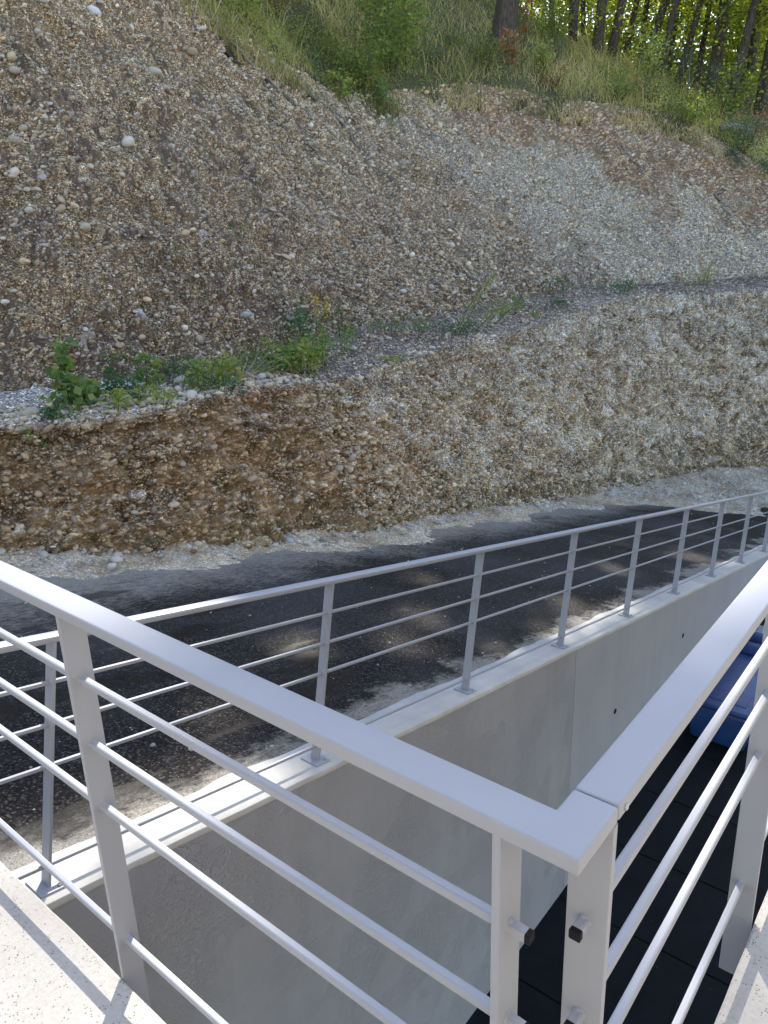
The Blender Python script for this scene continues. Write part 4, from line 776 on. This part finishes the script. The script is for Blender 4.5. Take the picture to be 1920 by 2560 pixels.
# tree stump
pb = surf(28.2, 8.9)[0] + np.array([0, 0, -.25]); st_ = empty('tree_stump', tuple(pb)); tag(st_, 'thick dark tree stump with a pale sawn top, leaning in the tall grass', 'stump')
m_ = MB(); hs = np.linspace(0, 1.95, 12); k = 26; V = []
for i, z in enumerate(hs):
    rr_ = .36 + .20*math.exp(-z/.3); c_ = pb + np.array([z*.16, z*.10, z])
    for j in range(k): a0 = 2*math.pi*j/k; r = rr_*(1 + .05*math.sin(5*a0+z) + .05*math.sin(9*a0+2*z)) + .012*math.sin(21*a0); V.append(c_ + np.array([math.cos(a0)*r, math.sin(a0)*r, .06*math.sin(a0) if i == 11 else 0]))
m_.add(V, [(i*k+j, i*k+(j+1) % k, (i+1)*k+(j+1) % k, (i+1)*k+j) for i in range(11) for j in range(k)]); m_.build('bark', M_bark, st_, True)
m_ = MB(); c_ = pb + np.array([1.95*.16, 1.95*.10, 1.95]); V = [c_ + (0, 0, .004)] + [tuple(q) for q in V[-k:]]; m_.add(V, [], [(0, 1+j, 1+(j+1) % k) for j in range(k)]); m_.build('sawn_top', M_cut, st_)

# ------------------------------------------------------------------ trees
SV = np.array(SUN)
BEAMS = [  # crown leaves removed along these sun paths, to sunlit patches and the added walls: (x, y, z, radius)
 (-1.6, .4, 0, .85), (-2.55, .9, -.6, .75), (-2.62, 1.7, -.75, .55), (-.1, 1.4, 0, .75), (-1.9, -.5, 0, 1.0), (.35, 1.3, 0, .7), (-.3, 2.3, 1, .75), (-1.5, -2.2, 0, 1.6), (2.6, -3.3, 0, 1.5), (2.4, .4, 0, 1.1), (4.2, 1.5, 0, 1.7), (-4, -2, 0, 1), (-1.5, -4.2, 3, 2.3), (2.5, -4.2, 3, 2.2), (3.2, 9.95, 4.65, .9), (3.2, 2, 3.2, 2.3), (3.2, -2, 3, 2), (3.2, 6, 3, 1.6), (-.3, 2.4, 1, .5), (-1.5, .68, .8, .5),
 (-3.3, 2.3, -1, .35), (-2.75, 5.9, -1.6, .5), (-3.1, 6.7, -1.75, .5), (-3.8, 5.2, -1.5, .42), (-2.65, 7.3, -1.85, .4), (-4.0, 3.6, -1.2, .38), (-3.5, 4.4, -1.3, .3), (-4.6, 6.3, -1.7, .4), (-2.9, 4.9, -1.4, .2), (-3.6, 9, -2.3, .4), (-3.0, 11, -2.7, .45)]
def cull(C):
    keep = np.ones(len(C), bool)
    for x, y, z, r in BEAMS:
        w = C - np.array([x, y, z]); a_ = w@SV; dist = np.linalg.norm(w - a_[:, None]*SV, axis=1); keep &= ~((dist < r*(1 + .25*np.sin(a_*3))) & (a_ > 0))
    return C[keep]
def trunk_pts(base, h_, lean, wob, k=12): return np.array([base + np.array([lean[0]*s + wob*math.sin(s*4+base[0]), lean[1]*s + wob*math.cos(s*3+base[1]), h_*s]) for s in np.linspace(0, 1, k)])
def tree(label, base, h_, r, lean=(0, 0), crown0=.35, nleaf=4000, ls=.16, lm=None, wc=2.0, group='trees of the wood', low=0, culling=True, nlimb=9):
    base = np.array(base, float) - [0, 0, .15]; e = empty('tree', tuple(base)); tag(e, label, 'tree', group)
    tp = trunk_pts(base, h_, lean, .12); m_ = MB(); m_.tube(tp, r*np.array([1.25, 1.0, .93, .88, .82, .75, .68, .6, .5, .4, .28, .12]), 9); m_.build('trunk', M_bark, e, True)
    m_ = MB(); cl = []
    for q in range(nlimb):
        s0 = crown0 + (1-crown0)*(q+.3)/nlimb*.92; i = s0*11; i0 = int(i); o_ = tp[i0] + (tp[min(11, i0+1)]-tp[i0])*(i-i0); a0 = q*2.4 + random.random(); L = wc*(1.15-.75*abs(s0-.62)/.4)*random.uniform(.7, 1.1)
        tip = o_ + np.array([math.cos(a0)*L, math.sin(a0)*L, L*.45]); mid = (o_+tip)/2 + np.array([0, 0, .15*L]); m_.tube([o_, mid, tip], [r*.35, r*.2, r*.06], 5)
        for s in np.linspace(.35, 1.05, 7): cl.append(o_*(1-s)+tip*s + RNG.normal(0, .32, 3)*(.6+.4*wc/2))
    cl += [tp[-1] + RNG.normal(0, .4, 3) for _ in range(6)]
    for q in range(low): z = random.uniform(.2, 3.2); a0 = random.uniform(0, 6.28); L = random.uniform(.3, 1.6); cl.append(base + np.array([math.cos(a0)*L, math.sin(a0)*L, z]))
    m_.build('limbs', M_bark, e, True)
    cl = np.array(cl); C = cl[RNG.integers(0, len(cl), nleaf)] + RNG.normal(0, 1, (nleaf, 3))*np.array([.42, .42, .30])*(wc/2)**.5
    if culling: C = cull(C)
    leaves_obj('crown', C, ls, lm or L_tree, e, np.clip(.45 + .25*fbm(C*.8, 2, 5) + RNG.normal(0, .2, len(C)), 0, 1)); return e
# visible trunks: azimuth direction (x, y), tangent of the elevation, distance, radius, lean, label
TR = [(-.463, .8864, 33, .10, (.2, 0), 'thin straight trunk, first of the wood right of the stump'), (-.4477, .8942, 35, .11, (.3, 0), 'second slim trunk right of the stump, bright sky beside it'), (-.4409, .8976, 33, .13, (.2, 0), 'third slim dark trunk right of the stump'),
 (-.4321, .9018, 38, .11, (.1, 0), 'ivy-grey slender trunk set back behind the first group'), (-.4152, .9097, 33, .20, (.3, 0), 'stout upright trunk standing at the front of the wood'), (-.4037, .9149, 34, .17, (1.6, .5), 'trunk leaning right, just right of the stout upright one'),
 (-.3897, .9209, 37, .13, (1.5, .8), 'slim trunk leaning right in the middle of the wood'), (-.3745, .9272, 40, .13, (.8, 0), 'grey trunk half hidden by leaves in the middle of the wood'), (-.3667, .9303, 36, .17, (1.8, .5), 'dark leaning trunk left of the gap with green leaves'),
 (-.3581, .9337, 35, .15, (1.6, .4), 'ivy-covered trunk leaning right before the fence'), (-.346, .9382, 42, .12, (.8, 0), 'distant thin trunk in the yellow leaves'), (-.340, .9404, 36, .14, (2.0, .5), 'black trunk leaning strongly right above the wire mesh'),
 (-.3217, .9468, 41, .14, (.8, 0), 'trunk set back behind the wire mesh'), (-.3043, .9526, 36, .26, (1.0, .2), 'thickest dark trunk in the right part of the wood'), (-.2896, .9571, 34, .18, (2.2, .5), 'long leaning trunk rising right from the scrub at far right'),
 (-.2793, .9602, 40, .14, (.8, 0), 'plain trunk behind the long leaning one'), (-.2699, .9629, 37, .20, (.8, .2), 'broad shaded trunk near the right frame edge'), (-.2562, .9666, 35, .14, (.8, .3), 'slim trunk second from the right frame edge'),
 (-.248, .9688, 34, .18, (.6, .2), 'dark trunk at the right frame edge')]
for q, (ax, ay, L, r, lean, lab) in enumerate(TR):
    tree(lab, ground_at(ax*L, ay*L), random.uniform(9, 12), r, lean, .3, 2400, .17, None, 1.9, low=5)
# young growth filling the gaps under the wood, each its own sapling
SAP = [(-.455, 36), (-.436, 41), (-.422, 37), (-.409, 43), (-.396, 39), (-.381, 44), (-.37, 40), (-.352, 39), (-.333, 40), (-.327, 45), (-.312, 40), (-.297, 39), (-.285, 37), (-.275, 43), (-.262, 39), (-.25, 42), (-.24, 36), (-.49, 38), (-.51, 34)]
for q, (ax, L) in enumerate(SAP):
    ay = math.sqrt(1-ax*ax); L += 4; tree('sunlit yellow-green sapling crowd of the wood, seen only between the trunks', ground_at(ax*L, ay*L), random.uniform(5, 8), .05, (.3, .2), .1, 2200, .20, L_tree, 1.7, 'saplings filling the gaps between the trunks', 14)
# the tall trees on the hill above the frame whose crowns shade the road
k = 0
for s in (21, 26, 31):
    for w in np.arange(-7.5, 13, 2.7):
        k += 1; x = -3.6 - .62*s + .785*w + random.uniform(-.5, .5); y = 4.2 + .785*s + .62*w*0.9 + random.uniform(-.5, .5); g_ = ground_at(x, y)
        az = x/math.hypot(x, y); el = (g_[2]-1.64)/math.hypot(x, y)
        cc = [sum((g_[i]-(0, 0, 1.638)[i])*q_[i] for i in range(3)) for q_ in (R_, D_, F_)]; uu, vv_ = 960+1873.6*cc[0]/cc[2], 1280+1873.6*cc[1]/cc[2]
        if cc[2] > 0 and -60 < uu < 2050 and vv_ > -30: continue   # would stand among the visible trunks, which are placed one by one above
        tree('tall tree of the wood on the crest above the photo, casting shade on the road', g_, random.uniform(11, 15), .2, (random.uniform(-.4, .4), random.uniform(-.4, .4)), .2, 7500, .27, L_tree, 3.0, 'trees on the crest above the frame', 0, True, 14)
for x, y in ((-20.5, 28), (-21, 30.5), (-22.5, 36), (-24, 33), (-19.3, 25.2)):
    tree('tall tree of the wood on the crest above the photo, casting shade on the road', ground_at(x, y), random.uniform(12, 15), .2, (.3, -.2), .2, 7500, .27, L_tree, 3.0, 'trees on the crest above the frame', 0, True, 14)
# far wood behind (one leafy mass)
k = 26000; axx = RNG.uniform(-.56, -.16, k); L = RNG.uniform(46, 60, k); zz = RNG.uniform(-1.5, 1, k); Pf = np.c_[axx*L, np.sqrt(1-axx**2)*L, 1.64 + L*(.19 + (axx+.36)*-.33) + RNG.uniform(-2.5, 9, k)]
fm = fbm(Pf*.55, 3, 91) > -.12; Pf = Pf[fm]; V, F = leaf_quads(Pf, .34, aspect=1.5); fw_ = mesh_np('far_wood', V, F, L_tree, None, False, np.repeat(np.clip(.6+RNG.normal(0, .25, len(Pf)), 0, 1), 4)[:, None]*np.ones(3)); tag(fw_, 'far leafy mass of the wood glowing yellow-green in the sun', kind='stuff')

# wire mesh fence at the wood edge
fe = empty('wire_fence', (-10.5, 33, 9)); tag(fe, 'thin wire mesh fence crossing in front of the trunks at right', 'fence')
fp = []
for ax in (-.365, -.325, -.285, -.245): ay = math.sqrt(1-ax*ax); fp.append(ground_at(ax*34.2, ay*34.2))
for p in fp: m_ = MB(); m_.tube([p-(0, 0, .3), p+(0, 0, 1.75)], [.03, .03], 7); m_.build('fence_post', M_wire, fe, True)
m_ = MB()
for a_, b_ in zip(fp[:-1], fp[1:]):
    for z in np.arange(.05, 1.7, .08): m_.tube([a_+(0, 0, z), b_+(0, 0, z)], [.004, .004], 3, False)
    L = np.linalg.norm(b_-a_)
    for s in np.arange(0, 1, .08/L): q = a_*(1-s)+b_*s; m_.tube([q+(0, 0, .05), q+(0, 0, 1.66)], [.004, .004], 3, False)
m_.build('wire_mesh', M_wire, fe)
